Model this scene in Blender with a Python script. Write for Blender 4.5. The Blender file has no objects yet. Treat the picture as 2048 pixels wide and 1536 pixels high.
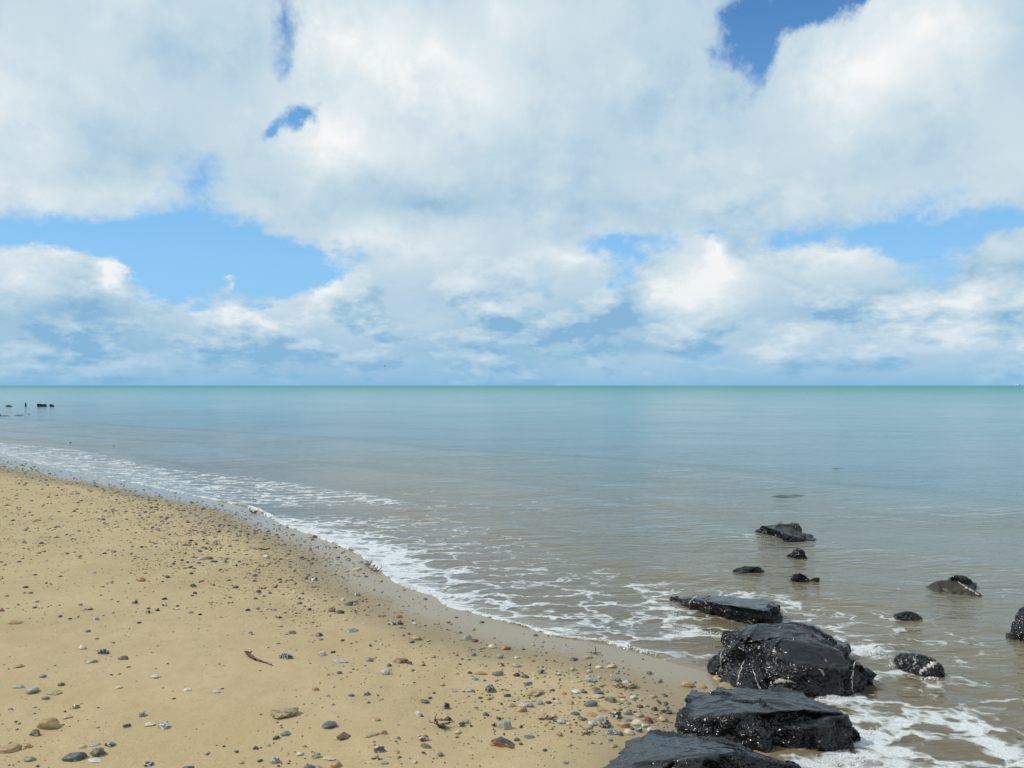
import bpy, bmesh, math, random
import numpy as np
from mathutils import Vector, Matrix
from mathutils.bvhtree import BVHTree

random.seed(7)
RNG = np.random.default_rng(7)
sc = bpy.context.scene
C = sc.collection
PI = math.pi

# ------------------------------------------------------------------ camera
FPX, CX, HY, CAMH = 1700.0, 1024.0, 771.0, 1.75      # focal length in photo pixels, horizon row
cam_d = bpy.data.cameras.new('camera')
cam_d.sensor_width = 36.0
cam_d.lens = 36.0 * FPX / 2048.0
cam_d.clip_start = 0.05
cam_d.clip_end = 90000.0
cam = bpy.data.objects.new('camera', cam_d)
C.objects.link(cam)
cam.location = (0, 0, CAMH)
cam.rotation_euler = (math.radians(90) + 3.0 / FPX, 0, math.radians(0.0))
sc.camera = cam

# ------------------------------------------------------------------ colour management, render
sc.view_settings.view_transform = 'Standard'
sc.view_settings.look = 'None'
sc.view_settings.exposure = 0.0
sc.view_settings.gamma = 1.0
sc.view_settings.use_curve_mapping = False
sc.render.engine = 'CYCLES'
sc.cycles.use_denoising = True
sc.cycles.use_adaptive_sampling = True
sc.cycles.adaptive_threshold = 0.02
sc.cycles.max_bounces = 5
sc.cycles.diffuse_bounces = 2
sc.cycles.glossy_bounces = 3
sc.cycles.transparent_max_bounces = 8
sc.cycles.sample_clamp_indirect = 4.0

SUN_AZ, SUN_EL = -96.0, 48.0       # degrees; azimuth from the view axis, minus is to the left


def lin(r, g, b):
    f = lambda c: (c / 255 / 12.92) if c / 255 <= 0.04045 else ((c / 255 + 0.055) / 1.055) ** 2.4
    return (f(r), f(g), f(b), 1.0)


class NT:
    """small helper to write node trees"""
    def __init__(self, tree):
        self.t = tree
        self.n = tree.nodes
        self.n.clear()

    def new(self, kind, ins=None, **props):
        nd = self.n.new(kind)
        for k, v in props.items():
            setattr(nd, k, v)
        for k, v in (ins or {}).items():
            self.put(nd.inputs[k], v)
        return nd

    def put(self, sock, v):
        if isinstance(v, bpy.types.NodeSocket):
            self.t.links.new(v, sock)
        elif v is not None:
            if hasattr(sock.default_value, '__len__') and not hasattr(v, '__len__'):
                v = (v,) * len(sock.default_value)
            if hasattr(v, '__len__') and len(v) == 4 and len(sock.default_value) == 3:
                v = v[:3]
            sock.default_value = v

    def m(self, op, a, b=None, c=None, clamp=False):
        nd = self.n.new('ShaderNodeMath')
        nd.operation = op
        nd.use_clamp = clamp
        self.put(nd.inputs[0], a)
        if b is not None: self.put(nd.inputs[1], b)
        if c is not None: self.put(nd.inputs[2], c)
        return nd.outputs[0]

    def v(self, op, a, b=None, out=0):
        nd = self.n.new('ShaderNodeVectorMath')
        nd.operation = op
        self.put(nd.inputs[0], a)
        if b is not None:
            self.put(nd.inputs['Scale'] if op == 'SCALE' else nd.inputs[1], b)
        return nd.outputs[out]

    def mix(self, f, a, b, blend='MIX'):
        nd = self.n.new('ShaderNodeMix')
        nd.data_type = 'RGBA'
        nd.blend_type = blend
        nd.clamp_factor = True
        self.put(nd.inputs[0], f); self.put(nd.inputs[6], a); self.put(nd.inputs[7], b)
        return nd.outputs[2]

    def rng(self, x, a, b, c=0.0, d=1.0, smooth=True):
        nd = self.n.new('ShaderNodeMapRange')
        nd.interpolation_type = 'SMOOTHSTEP' if smooth else 'LINEAR'
        nd.clamp = True if not smooth else nd.clamp
        for i, q in enumerate((x, a, b, c, d)):
            self.put(nd.inputs[i], q)
        return nd.outputs[0]

    def noise(self, vec, scale, detail=3.0, rough=0.5, out=0, dist=0.0):
        nd = self.n.new('ShaderNodeTexNoise')
        self.put(nd.inputs['Vector'], vec)
        nd.inputs['Scale'].default_value = scale
        nd.inputs['Detail'].default_value = detail
        nd.inputs['Roughness'].default_value = rough
        nd.inputs['Distortion'].default_value = dist
        return nd.outputs[out]

    def ramp(self, f, stops, interp='LINEAR'):
        nd = self.n.new('ShaderNodeValToRGB')
        cr = nd.color_ramp
        cr.interpolation = interp
        while len(cr.elements) < len(stops):
            cr.elements.new(0.5)
        for e, (p, c) in zip(cr.elements, stops):
            e.position = p
            e.color = c
        self.put(nd.inputs[0], f)
        return nd.outputs[0]

    def comb(self, x, y, z=0.0):
        nd = self.n.new('ShaderNodeCombineXYZ')
        for i, q in enumerate((x, y, z)):
            self.put(nd.inputs[i], q)
        return nd.outputs[0]

    def sep(self, v):
        nd = self.n.new('ShaderNodeSeparateXYZ')
        self.put(nd.inputs[0], v)
        return nd.outputs


# ------------------------------------------------------------------ world: daylight sky with cumulus
world = bpy.data.worlds.new('World')
sc.world = world
world.use_nodes = True
world.cycles.sampling_method = 'NONE'      # a soft sky: reached by the bounced rays alone
W = NT(world.node_tree)
STR = 0.1
sky = W.new('ShaderNodeTexSky', sky_type='NISHITA', sun_disc=False,
            sun_elevation=math.radians(SUN_EL), sun_rotation=math.radians(SUN_AZ),
            altitude=0.0, air_density=1.0, dust_density=0.4, ozone_density=3.0)
gen = W.new('ShaderNodeTexCoord').outputs['Generated']
dx, dy, dz = W.sep(gen)
az = W.m('ARCTAN2', dx, dy)
el = W.m('ARCSINE', dz)
elp = W.m('MAXIMUM', el, 0.0)
# seamless cloud coordinates: bearing as a point on a circle, height compressed towards the horizon
horiz = W.m('MAXIMUM', W.m('SQRT', W.m('ADD', W.m('MULTIPLY', dx, dx), W.m('MULTIPLY', dy, dy))), 0.02)
fz = W.m('MULTIPLY', W.m('LOGARITHM', W.m('ADD', elp, 0.16), math.e), 0.50)
cp = W.comb(W.m('DIVIDE', dx, horiz), W.m('DIVIDE', dy, horiz), fz)
uv0 = W.comb(az, el, 0.0)
wn = W.noise(cp, 6.0, 6.0, 0.66, out=1)
warp = W.v('SCALE', W.v('SUBTRACT', wn, (0.5, 0.5, 0.5)), 0.15)
uv = W.v('ADD', uv0, W.v('MULTIPLY', warp, (1.0, 0.8, 0.0)))


def sky_at(px, py):
    a = math.atan((px - CX) / FPX)
    return a, math.atan((HY - py) / FPX * math.cos(a))


def blobs(lst, start, gain=1.0):
    acc = start
    for (px, py, rx, ry, rot, w) in lst:
        a, e = sky_at(px, py)
        mp = W.new('ShaderNodeMapping', {'Vector': uv, 'Location': (a, e, 0),
                   'Rotation': (0, 0, math.radians(rot)), 'Scale': (rx / FPX, ry / FPX, 1.0)},
                   vector_type='TEXTURE')
        g = W.new('ShaderNodeTexGradient', {'Vector': mp.outputs[0]}, gradient_type='QUADRATIC_SPHERE')
        acc = W.m('MULTIPLY_ADD', g.outputs['Fac'], w * gain * (1.3 if gain == 1.0 and w > 0 and py > 470 else 1.0), acc)
    return acc


#      photo x, y, radius x, y, turn, weight   (minus: a gap of blue sky)
COVER = [
    (120, 465, 420, 105, -4, -1.6), (430, 500, 380, 130, -8, -2.2), (560, 545, 230, 110, 0, -1.8), (330, 565, 280, 75, 0, -1.4), (540, 570, 240, 90, 0, -1.5),
    (370, 360, 120, 140, -30, -1.35), (548, 266, 110, 46, 25, -1.9), (630, 230, 110, 44, 15, -1.9), (585, 130, 90, 200, -4, -1.2), (575, 20, 80, 140, 0, -0.9),
    (1482, 88, 100, 120, 0, -2.9), (1590, 20, 240, 80, 18, -3.2), (1740, -20, 190, 60, 8, -2.2), (1490, 165, 80, 70, 0, -0.8),
    (1850, 458, 340, 110, 4, -1.6), (1620, 460, 230, 60, 0, -0.8), (1900, 530, 240, 80, 25, -0.6), (1240, 490, 190, 70, 0, -1.5), (1240, 560, 80, 90, 0, -1.2), (1430, 485, 160, 60, 0, -1.2),
    (2010, 440, 90, 80, 40, -0.6),
    # clouds standing in the gaps
    (100, 570, 210, 120, 0, 1.5), (205, 560, 55, 60, 0, 1.0), (455, 575, 66, 48, 0, 1.7), (480, 650, 210, 50, 0, 0.7),
    (850, 640, 320, 150, 0, 1.0), (1120, 590, 260, 130, 0, 0.9), (1400, 570, 190, 120, 0, 1.4), (1640, 520, 220, 70, 0, 0.8),
    (760, 470, 200, 90, 0, 0.6), (2040, 500, 160, 70, 20, 1.2),
]
SHADE = [
    # bright crowns
    (700, 60, 190, 130, 0, 0.38), (850, 150, 260, 150, -10, 0.42), (705, 290, 170, 90, 0, 0.42), (1000, 30, 170, 130, 0, 0.34),
    (960, 210, 260, 130, 0, 0.2), (20, 190, 200, 160, 0, 0.32), (60, 360, 260, 60, 0, 0.18), (1760, 140, 360, 170, 28, 0.45), (1640, 215, 190, 100, 20, 0.2),
    (1900, 40, 200, 120, 0, 0.2), (1400, 580, 170, 100, 10, 0.65), (1420, 515, 80, 60, 0, 0.4), (1310, 590, 80, 80, 0, 0.35),
    (205, 560, 60, 60, 0, 0.7), (20, 560, 100, 80, 0, 0.4), (120, 520, 130, 60, 0, 0.28), (455, 570, 50, 40, 0, 0.3), (480, 630, 130, 40, 0, 0.25),
    (675, 590, 60, 80, -20, 0.45), (800, 510, 230, 60, 0, 0.22), (1000, 600, 130, 70, 0, 0.26), (1130, 525, 180, 50, 0, 0.32), (1890, 660, 310, 90, 6, 0.62),
    (1580, 680, 160, 45, 8, 0.5), (1640, 510, 180, 50, 0, 0.3), (820, 640, 160, 60, 0, 0.15), (610, 650, 90, 25, 0, 0.3), (1450, 730, 260, 16, 0, 0.18),
    (1010, 680, 210, 30, 0, 0.2), (1250, 20, 200, 120, 0, 0.12),
    # grey bases
    (870, 400, 330, 85, 0, -0.46), (1060, 330, 330, 110, 0, -0.22), (260, 300, 300, 110, 0, -0.26), (330, 60, 260, 170, 0, -0.1), (480, 120, 200, 150, 0, -0.1),
    (1480, 440, 330, 60, 0, -0.36), (1270, 400, 350, 80, 0, -0.22), (1230, 220, 220, 180, 0, -0.07), (1900, 260, 260, 90, 30, -0.14), (2040, 60, 120, 160, 0, -0.22),
    (1130, 640, 260, 60, 0, -0.34), (1170, 700, 420, 36, 0, -0.4), (150, 640, 300, 70, 0, -0.34), (120, 690, 300, 50, 0, -0.25), (720, 620, 120, 50, 0, -0.16),
    (1700, 620, 260, 70, 0, -0.28), (1780, 590, 200, 50, 10, -0.16), (2030, 610, 120, 50, 20, -0.4), (1480, 500, 60, 40, 0, -0.3), (450, 700, 420, 50, 0, -0.18),
    (1300, 640, 300, 40, 0, -0.2), (650, 200, 120, 130, 0, 0.1),
]
n_big = W.noise(cp, 3.2, 3.0, 0.5)
n_fine = W.noise(cp, 9.0, 7.0, 0.64)
# the same field a little towards the light: thin there means a lit flank
cp_l = W.v('ADD', cp, (-0.020, 0.006, 0.034))
n_fine_l = W.noise(cp_l, 12.0, 5.0, 0.6)
n_fine_s = W.noise(cp, 12.0, 5.0, 0.6)
n_wisp = W.noise(cp, 30.0, 5.0, 0.65)
base = W.m('ADD', W.m('MULTIPLY', W.m('SUBTRACT', n_big, 0.5), 0.7), W.rng(el, 0.14, 0.22, 0.62, 0.85))
cover = blobs(COVER, base, 0.85)
cover = W.m('MULTIPLY_ADD', W.m('SUBTRACT', n_fine, 0.5), 2.3, cover)
soft = W.rng(el, 0.10, 0.26, 1.0, 0.55)
cover = W.m('MULTIPLY_ADD', W.m('MULTIPLY', W.m('SUBTRACT', n_wisp, 0.5), soft), 0.9, cover)
crisp = W.rng(el, 0.13, 0.24, 1.45, 0.95)
alpha = W.rng(W.m('MULTIPLY', W.m('SUBTRACT', cover, 0.08), crisp), -0.53, 0.54)
shade = blobs(SHADE, 0.50)
relief = W.m('SUBTRACT', n_fine_s, n_fine_l)
low = W.rng(el, 0.02, 0.19, 1.0, 0.22)           # nearer the horizon the heaps are smaller and crisper
shade = W.m('MULTIPLY_ADD', W.m('MULTIPLY', relief, low), 1.6, shade)


# billows: domes are lit on the side of the light, creases between them stay grey
bil = W.m('SUBTRACT', W.m('ABSOLUTE', W.m('SUBTRACT', n_fine_s, 0.5)), W.m('ABSOLUTE', W.m('SUBTRACT', n_fine_l, 0.5)))
shade = W.m('MULTIPLY_ADD', W.m('MULTIPLY', bil, low), 1.9, shade)
shade = W.m('ADD', shade, W.rng(el, 0.03, 0.17, -0.16, 0.0))
n_mid = W.noise(cp, 5.5, 4.0, 0.55)
shade = W.m('MULTIPLY_ADD', W.m('SUBTRACT', n_big, 0.5), 0.45, shade)
shade = W.m('MULTIPLY_ADD', W.m('SUBTRACT', n_mid, 0.5), 0.65, shade)
shade = W.m('MULTIPLY_ADD', W.m('MULTIPLY', W.m('SUBTRACT', n_wisp, 0.5), low), 0.22, shade)
ccol = W.ramp(shade, [(0.0, lin(138, 181, 214)), (0.22, lin(168, 200, 221)), (0.5, lin(200, 219, 230)),
                      (0.75, lin(222, 233, 238)), (1.0, lin(246, 248, 248))])
hz = W.m('POWER', math.e, W.m('MULTIPLY', elp, -1.0 / math.radians(2.8)))
hz2 = W.m('POWER', math.e, W.m('MULTIPLY', W.m('MULTIPLY', elp, elp), -1.0 / math.radians(15.5) ** 2))
blue = W.mix(1.0, sky.outputs[0], (0.52, 0.98, 1.34, 1), 'MULTIPLY')
skyb = W.v('SCALE', blue, STR)
skyb = W.mix(W.m('MULTIPLY', hz2, 1.0), skyb, lin(150, 205, 248))     # moist air low down
haze_c = lin(130, 184, 220)
skyb = W.mix(W.m('MULTIPLY', hz, 0.9), skyb, haze_c)
ccol = W.mix(W.m('MULTIPLY', hz, 0.88), ccol, haze_c)
full = W.mix(alpha, skyb, ccol)
full = W.v('SCALE', full, 1.0 / STR)
bg = W.new('ShaderNodeBackground', {'Color': full, 'Strength': STR})
wo = W.new('ShaderNodeOutputWorld', {'Surface': bg.outputs[0]})

# ------------------------------------------------------------------ sun
sun_d = bpy.data.lights.new('sun', 'SUN')
sun_d.energy = 3.0
sun_d.angle = math.radians(0.55)
sun_d.color = (1.0, 0.955, 0.88)
sun = bpy.data.objects.new('sun', sun_d)
C.objects.link(sun)
_a, _e = math.radians(SUN_AZ), math.radians(SUN_EL)
sun_dir = Vector((math.sin(_a) * math.cos(_e), math.cos(_a) * math.cos(_e), math.sin(_e)))
sun.rotation_euler = sun_dir.to_track_quat('Z', 'Y').to_euler()
sun.location = sun_dir * 50


# ------------------------------------------------------------------ numeric noise
_perm = RNG.permutation(512).astype(np.int64)
_perm = np.concatenate([_perm, _perm, _perm, _perm])
_ang = RNG.random(512) * 2 * PI
_gz = RNG.random(512) * 2 - 1
_gr = np.sqrt(1 - _gz ** 2)
_G3 = np.stack([np.cos(_ang) * _gr, np.sin(_ang) * _gr, _gz], 1)


def pnoise(x, y, z=None):
    if z is None:
        z = np.zeros_like(x)
    xi, yi, zi = np.floor(x).astype(np.int64), np.floor(y).astype(np.int64), np.floor(z).astype(np.int64)
    xf, yf, zf = x - xi, y - yi, z - zi
    u, v, w = (t * t * t * (t * (t * 6 - 15) + 10) for t in (xf, yf, zf))
    xi &= 511; yi &= 511; zi &= 511

    def g(a, b, c):
        h = _perm[(_perm[(_perm[(xi + a) & 511] + yi + b) & 511] + zi + c) & 511]
        q = _G3[h]
        return q[..., 0] * (xf - a) + q[..., 1] * (yf - b) + q[..., 2] * (zf - c)
    l = lambda p, q, t: p + (q - p) * t
    return l(l(l(g(0, 0, 0), g(1, 0, 0), u), l(g(0, 1, 0), g(1, 1, 0), u), v),
             l(l(g(0, 0, 1), g(1, 0, 1), u), l(g(0, 1, 1), g(1, 1, 1), u), v), w)


def fbm(x, y, z=None, octv=4, gain=0.5):
    s, a, f = 0, 1.0, 1.0
    for i in range(octv):
        s = s + a * pnoise(x * f + 17.3 * i, y * f + 5.1 * i, None if z is None else z * f + 9.7 * i)
        a *= gain
        f *= 2.03
    return s


def sstep(a, b, x):
    t = np.clip((x - a) / (b - a), 0, 1)
    return t * t * (3 - 2 * t)


# ------------------------------------------------------------------ the shore
def pz(px, py, z=0.0):
    """point of the level plane at height z that is seen at a photo pixel"""
    d = (CAMH - z) * FPX / (py - HY)
    return ((px - CX) / FPX * d, d, z)


def catmull(pts, n=8):
    p = np.array(pts, float)
    out = []
    for i in range(len(p) - 1):
        a, b, c, d = p[max(i - 1, 0)], p[i], p[i + 1], p[min(i + 2, len(p) - 1)]
        for t in np.linspace(0, 1, n, endpoint=False):
            out.append(0.5 * (2 * b + (c - a) * t + (2 * a - 5 * b + 4 * c - d) * t * t + (3 * b - a - 3 * c + d) * t ** 3))
    out.append(p[-1])
    return np.array(out)


_fr = [(0, 909), (60, 929), (150, 952), (300, 977), (400, 996), (470, 1008), (515, 1020), (560, 1046), (620, 1068), (700, 1098),
       (750, 1132), (800, 1172), (868, 1193), (892, 1214), (960, 1232), (1050, 1256), (1120, 1276), (1190, 1284), (1270, 1302), (1350, 1326),
       (1430, 1348), (1490, 1376), (1530, 1415), (1545, 1490), (1520, 1560)]
_fw = [pz(x, y)[:2] for x, y in _fr]
FRONT = np.concatenate([[(-900.0, 620.0), (-200.0, 135.0), (-60.0, 58.0), (-24.0, 30.0)], catmull(_fw, 4),
                        [(0.95, 2.6), (1.3, 0.0), (3.0, -6.0), (60.0, -90.0), (600.0, -900.0)]])
BASE = catmull([(-900, 620), (-200, 135), (-60, 58), (-13.2, 22.6), (-4.6, 13.0), (-1.1, 7.7), (0.5, 5.85), (1.3, 4.9), (1.5, 3.6), (1.6, 1.5),
                (1.8, 0.0), (3, -6), (60, -90), (600, -900)], 3)


def sdist(poly, x, y):
    """signed distance to a line on the ground, plus to seaward"""
    best = np.full(x.shape, 1e18)
    bperp = np.zeros(x.shape)
    sg = np.ones(x.shape)
    for (ax, ay), (bx, by) in zip(poly[:-1], poly[1:]):
        tx, ty = bx - ax, by - ay
        L2 = tx * tx + ty * ty
        if L2 < 1e-12:
            continue
        t = np.clip(((x - ax) * tx + (y - ay) * ty) / L2, 0, 1)
        ex, ey = x - ax - t * tx, y - ay - t * ty
        d2 = ex * ex + ey * ey
        perp = (tx * (y - ay) - ty * (x - ax)) / math.sqrt(L2)
        tie = np.abs(d2 - best) <= 1e-7 * d2 + 1e-12          # both segments share the nearest corner
        m = ((d2 < best) & ~tie) | (tie & (np.abs(perp) > np.abs(bperp)))
        best = np.where(m, d2, best)
        bperp = np.where(m, perp, bperp)
        sg = np.where(m, np.where(perp >= 0, 1.0, -1.0), sg)
    return np.sqrt(best) * sg


def beach_z(x, y, db=None):
    if db is None:
        db = sdist(BASE, x, y)
    z = np.where(db < 0, 0.055 * 26 * np.tanh(-db / 26), -2.6 * np.tanh(0.06 * db / 2.6))
    k = sstep(-0.3, -2.5, db) * 0.7 + 0.3
    return z + 0.010 * k * fbm(x * 0.9, y * 0.9, octv=2)


def ground(px, py):
    """point of the beach seen at a photo pixel"""
    z = 0.0
    for _ in range(7):
        x, y, _z = pz(px, py, z)
        z = float(beach_z(np.array([x]), np.array([y]))[0])
    return Vector((x, y, z))


def mesh_obj(name, verts, faces, mat=None, parent=None, smooth=True):
    me = bpy.data.meshes.new(name)
    if isinstance(verts, np.ndarray):
        me.vertices.add(len(verts))
        me.vertices.foreach_set('co', verts.astype(np.float32).ravel())
        nf, k = faces.shape
        me.loops.add(nf * k)
        me.loops.foreach_set('vertex_index', faces.astype(np.int32).ravel())
        me.polygons.add(nf)
        me.polygons.foreach_set('loop_start', np.arange(0, nf * k, k, dtype=np.int32))
        me.update(calc_edges=True)
    else:
        me.from_pydata(verts, [], faces)
        me.update()
    if smooth:
        me.polygons.foreach_set('use_smooth', np.ones(len(me.polygons), dtype=bool))
    if mat:
        me.materials.append(mat)
    o = bpy.data.objects.new(name, me)
    C.objects.link(o)
    if parent:
        o.parent = parent
    return o


def fattr(o, name, vals):
    a = o.data.attributes.new(name, 'FLOAT', 'POINT')
    a.data.foreach_set('value', vals.astype(np.float32))


def tag(o, label=None, cat=None, group=None, kind=None):
    for k, v in (('label', label), ('category', cat), ('group', group), ('kind', kind)):
        if v:
            o[k] = v
    return o


def polar_grid(th, r):
    T, R = np.meshgrid(th, r)
    x, y = (R * np.sin(T)).ravel(), (R * np.cos(T)).ravel()
    nt, nr = len(th), len(r)
    i = np.arange(nr - 1)[:, None] * nt + np.arange(nt - 1)[None, :]
    f = np.stack([i, i + 1, i + nt + 1, i + nt], -1).reshape(-1, 4)
    return x, y, f


# ------------------------------------------------------------------ materials of the setting
def new_mat(name):
    m = bpy.data.materials.new(name)
    m.use_nodes = True
    return m, NT(m.node_tree)


def sand_material():
    m, n = new_mat('beach_sand')
    pos = n.new('ShaderNodeNewGeometry').outputs['Position']
    wet = n.new('ShaderNodeAttribute', attribute_name='wet').outputs['Fac']
    film = n.new('ShaderNodeAttribute', attribute_name='film').outputs['Fac']
    n1 = n.noise(pos, 1.3, 4.0, 0.55)
    n2 = n.noise(pos, 9.0, 4.0, 0.6)
    n3 = n.noise(pos, 130.0, 3.0, 0.7)
    dry = n.mix(n.rng(n1, 0.3, 0.7), (0.398, 0.302, 0.164, 1), (0.452, 0.350, 0.198, 1))
    dry = n.mix(n.m('MULTIPLY', n.rng(n2, 0.45, 0.75), 0.4), dry, (0.345, 0.254, 0.132, 1))
    dry = n.mix(n.m('MULTIPLY', n.rng(n3, 0.35, 0.75), 0.35), dry, (0.27, 0.21, 0.115, 1))
    damp = n.noise(n.v('MULTIPLY', pos, (1.0, 0.55, 1.0)), 0.75, 5.0, 0.6, dist=0.8)
    dry = n.mix(n.m('MULTIPLY', n.rng(damp, 0.50, 0.68), 0.45), dry, (0.295, 0.222, 0.122, 1))
    # single grains too small to model: dark, pale and rusty
    g1 = n.noise(pos, 210.0, 1.0, 0.5)
    g2 = n.noise(n.v('ADD', pos, (3.7, 1.9, 0.4)), 170.0, 1.0, 0.5)
    g3 = n.noise(n.v('ADD', pos, (8.1, 4.4, 2.4)), 120.0, 1.0, 0.5)
    dens = n.rng(n.noise(pos, 2.2, 3.0, 0.6), 0.35, 0.7, 0.02, -0.03)
    pick = n.rng(n.m('SUBTRACT', g1, dens), 0.68, 0.74)
    dry = n.mix(n.m('MULTIPLY', pick, 0.75), dry, (0.09, 0.075, 0.06, 1))
    dry = n.mix(n.m('MULTIPLY', n.rng(n.m('SUBTRACT', g2, dens), 0.70, 0.76), 0.8), dry, (0.62, 0.58, 0.50, 1))
    dry = n.mix(n.m('MULTIPLY', n.rng(n.m('SUBTRACT', g3, dens), 0.70, 0.76), 0.7), dry, (0.17, 0.11, 0.055, 1))
    wcol = n.mix(0.70, dry, (0.200, 0.166, 0.112, 1))
    col = n.mix(wet, dry, wcol)
    bump = n.new('ShaderNodeBump', {'Strength': n.rng(wet, 0.0, 1.0, 0.55, 0.10), 'Distance': 0.004,
                 'Height': n.m('ADD', n.m('MULTIPLY', n3, 0.7), n.m('ADD', n.m('MULTIPLY', n2, 1.6), n.m('MULTIPLY', pick, 0.5)))})
    b = n.new('ShaderNodeBsdfPrincipled', {'Base Color': col, 'Roughness': n.rng(film, 0.0, 1.0, 0.75, 0.13),
              'IOR': 1.33, 'Specular IOR Level': n.rng(film, 0.0, 1.0, 0.25, 0.62), 'Normal': bump.outputs[0]})
    n.new('ShaderNodeOutputMaterial', {'Surface': b.outputs[0]})
    return m


def water_material():
    m, n = new_mat('sea_water')
    pos = n.new('ShaderNodeNewGeometry').outputs['Position']
    depth = n.new('ShaderNodeAttribute', attribute_name='depth').outputs['Fac']
    amount = n.new('ShaderNodeAttribute', attribute_name='foam').outputs['Fac']
    off = n.new('ShaderNodeAttribute', attribute_name='offshore').outputs['Fac']
    x, y, z = n.sep(pos)
    flat = n.comb(x, y, 0.0)
    # silt stirred up inshore, clear green water far out
    lo = n.m('LOGARITHM', n.m('ADD', off, 1.0), 10.0)
    silt = n.noise(flat, 0.16, 4.0, 0.55)
    lo2 = n.m('MULTIPLY_ADD', n.m('SUBTRACT', silt, 0.5), 0.7, lo)
    body = n.ramp(n.m('DIVIDE', lo2, 4.0), [(0.0, (0.170, 0.137, 0.078, 1)), (0.14, (0.145, 0.128, 0.082, 1)), (0.20, (0.132, 0.152, 0.130, 1)), (0.28, (0.095, 0.175, 0.195, 1)),
                                         (0.42, (0.075, 0.215, 0.240, 1)), (0.55, (0.062, 0.245, 0.250, 1)), (0.70, (0.042, 0.225, 0.228, 1)), (1.0, (0.030, 0.190, 0.205, 1))])
    patch = n.noise(flat, 1.1, 3.0, 0.6)
    body = n.mix(n.m('MULTIPLY', n.rng(patch, 0.45, 0.7), n.rng(lo, 0.1, 1.2, 0.45, 0.0)), body, (0.165, 0.115, 0.042, 1))
    opac = n.m('SUBTRACT', 1.0, n.m('POWER', math.e, n.m('MULTIPLY', n.m('MAXIMUM', depth, 0.0), -26.0)))
    # ripples
    along = n.new('ShaderNodeMapping', {'Vector': flat, 'Rotation': (0, 0, math.radians(-18)), 'Scale': (0.55, 1.35, 1.0)}).outputs[0]
    r1 = n.noise(along, 1.7, 3.0, 0.55, dist=0.3)
    r2 = n.noise(along, 7.0, 3.0, 0.55, dist=0.4)
    r3 = n.noise(along, 26.0, 2.0, 0.5)
    calm = n.rng(n.noise(flat, 0.07, 3.0, 0.55), 0.38, 0.66, 0.35, 1.0)
    calm2 = n.rng(n.noise(along, 0.35, 2.0, 0.5), 0.35, 0.7, 0.5, 1.1)
    h = n.m('ADD', n.m('MULTIPLY', r1, 0.085), n.m('ADD', n.m('MULTIPLY', r2, 0.050), n.m('MULTIPLY', r3, 0.0075)))
    # foam lace
    wv = n.noise(flat, 2.6, 3.0, 0.6, out=1)
    fl = n.v('ADD', n.new('ShaderNodeMapping', {'Vector': flat, 'Rotation': (0, 0, math.radians(-22)), 'Scale': (0.62, 1.25, 1.0)}).outputs[0],
             n.v('SCALE', n.v('SUBTRACT', wv, (0.5, 0.5, 0.5)), 0.62))
    ve = n.new('ShaderNodeTexVoronoi', {'Vector': fl, 'Scale': 2.7}, feature='DISTANCE_TO_EDGE').outputs['Distance']
    ve2 = n.new('ShaderNodeTexVoronoi', {'Vector': fl, 'Scale': 7.5}, feature='DISTANCE_TO_EDGE').outputs['Distance']
    lace = n.m('MULTIPLY_ADD', n.rng(ve, 0.0, 0.17, 1.0, 0.0), 0.55, n.m('MULTIPLY', n.rng(ve2, 0.0, 0.22, 1.0, 0.0), 0.28))
    fn = n.noise(fl, 4.2, 7.0, 0.66)
    pat = n.m('ADD', lace, n.m('MULTIPLY', n.m('SUBTRACT', fn, 0.5), 1.5))
    fval = n.m('ADD', n.m('SUBTRACT', pat, 1.0), n.m('MULTIPLY', amount, 1.25))
    foam = n.rng(fval, -0.02, 0.62)
    fine = n.noise(flat, 60.0, 3.0, 0.7)
    foam = n.m('MULTIPLY', foam, n.rng(fine, 0.2, 0.6, 0.72, 1.0))
    foam = n.m('MULTIPLY', foam, n.rng(amount, 0.0, 0.06))
    hh = n.m('ADD', n.m('MULTIPLY', h, n.m('MULTIPLY', calm, calm2)), n.m('MULTIPLY', foam, n.m('MULTIPLY_ADD', fine, 0.012, 0.004)))
    bump = n.new('ShaderNodeBump', {'Strength': 1.0, 'Distance': 1.0, 'Height': hh})
    # mean reflectance of a ruffled surface: the facets seen are never quite edge-on
    inc = n.new('ShaderNodeNewGeometry').outputs['Incoming']
    cosv = n.m('MAXIMUM', n.v('DOT_PRODUCT', inc, bump.outputs[0], out=1), 0.0)
    offs = n.rng(lo, 1.5, 3.0, 0.065, 0.28)
    ce = n.m('MULTIPLY_ADD', cosv, n.m('SUBTRACT', 1.0, offs), offs)
    fr = n.m('MULTIPLY_ADD', n.m('POWER', n.m('SUBTRACT', 1.0, ce), 5.0), 0.98, 0.02)
    dif = n.new('ShaderNodeBsdfDiffuse', {'Color': body, 'Normal': bump.outputs[0]})
    tr = n.new('ShaderNodeBsdfTransparent', {'Color': (0.93, 0.92, 0.87, 1)})
    under = n.new('ShaderNodeMixShader', {0: opac, 1: tr.outputs[0], 2: dif.outputs[0]})
    gl = n.new('ShaderNodeBsdfGlossy', {'Color': (1, 1, 1, 1), 'Roughness': n.rng(lo, 0.5, 2.6, 0.05, 0.22), 'Normal': bump.outputs[0]})
    wat = n.new('ShaderNodeMixShader', {0: fr, 1: under.outputs[0], 2: gl.outputs[0]})
    fm = n.new('ShaderNodeBsdfPrincipled', {'Base Color': (0.74, 0.76, 0.76, 1), 'Roughness': 0.55, 'Normal': bump.outputs[0]})
    out = n.new('ShaderNodeMixShader', {0: n.m('MULTIPLY', foam, 0.90), 1: wat.outputs[0], 2: fm.outputs[0]})
    n.new('ShaderNodeOutputMaterial', {'Surface': out.outputs[0]})
    return m


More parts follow.
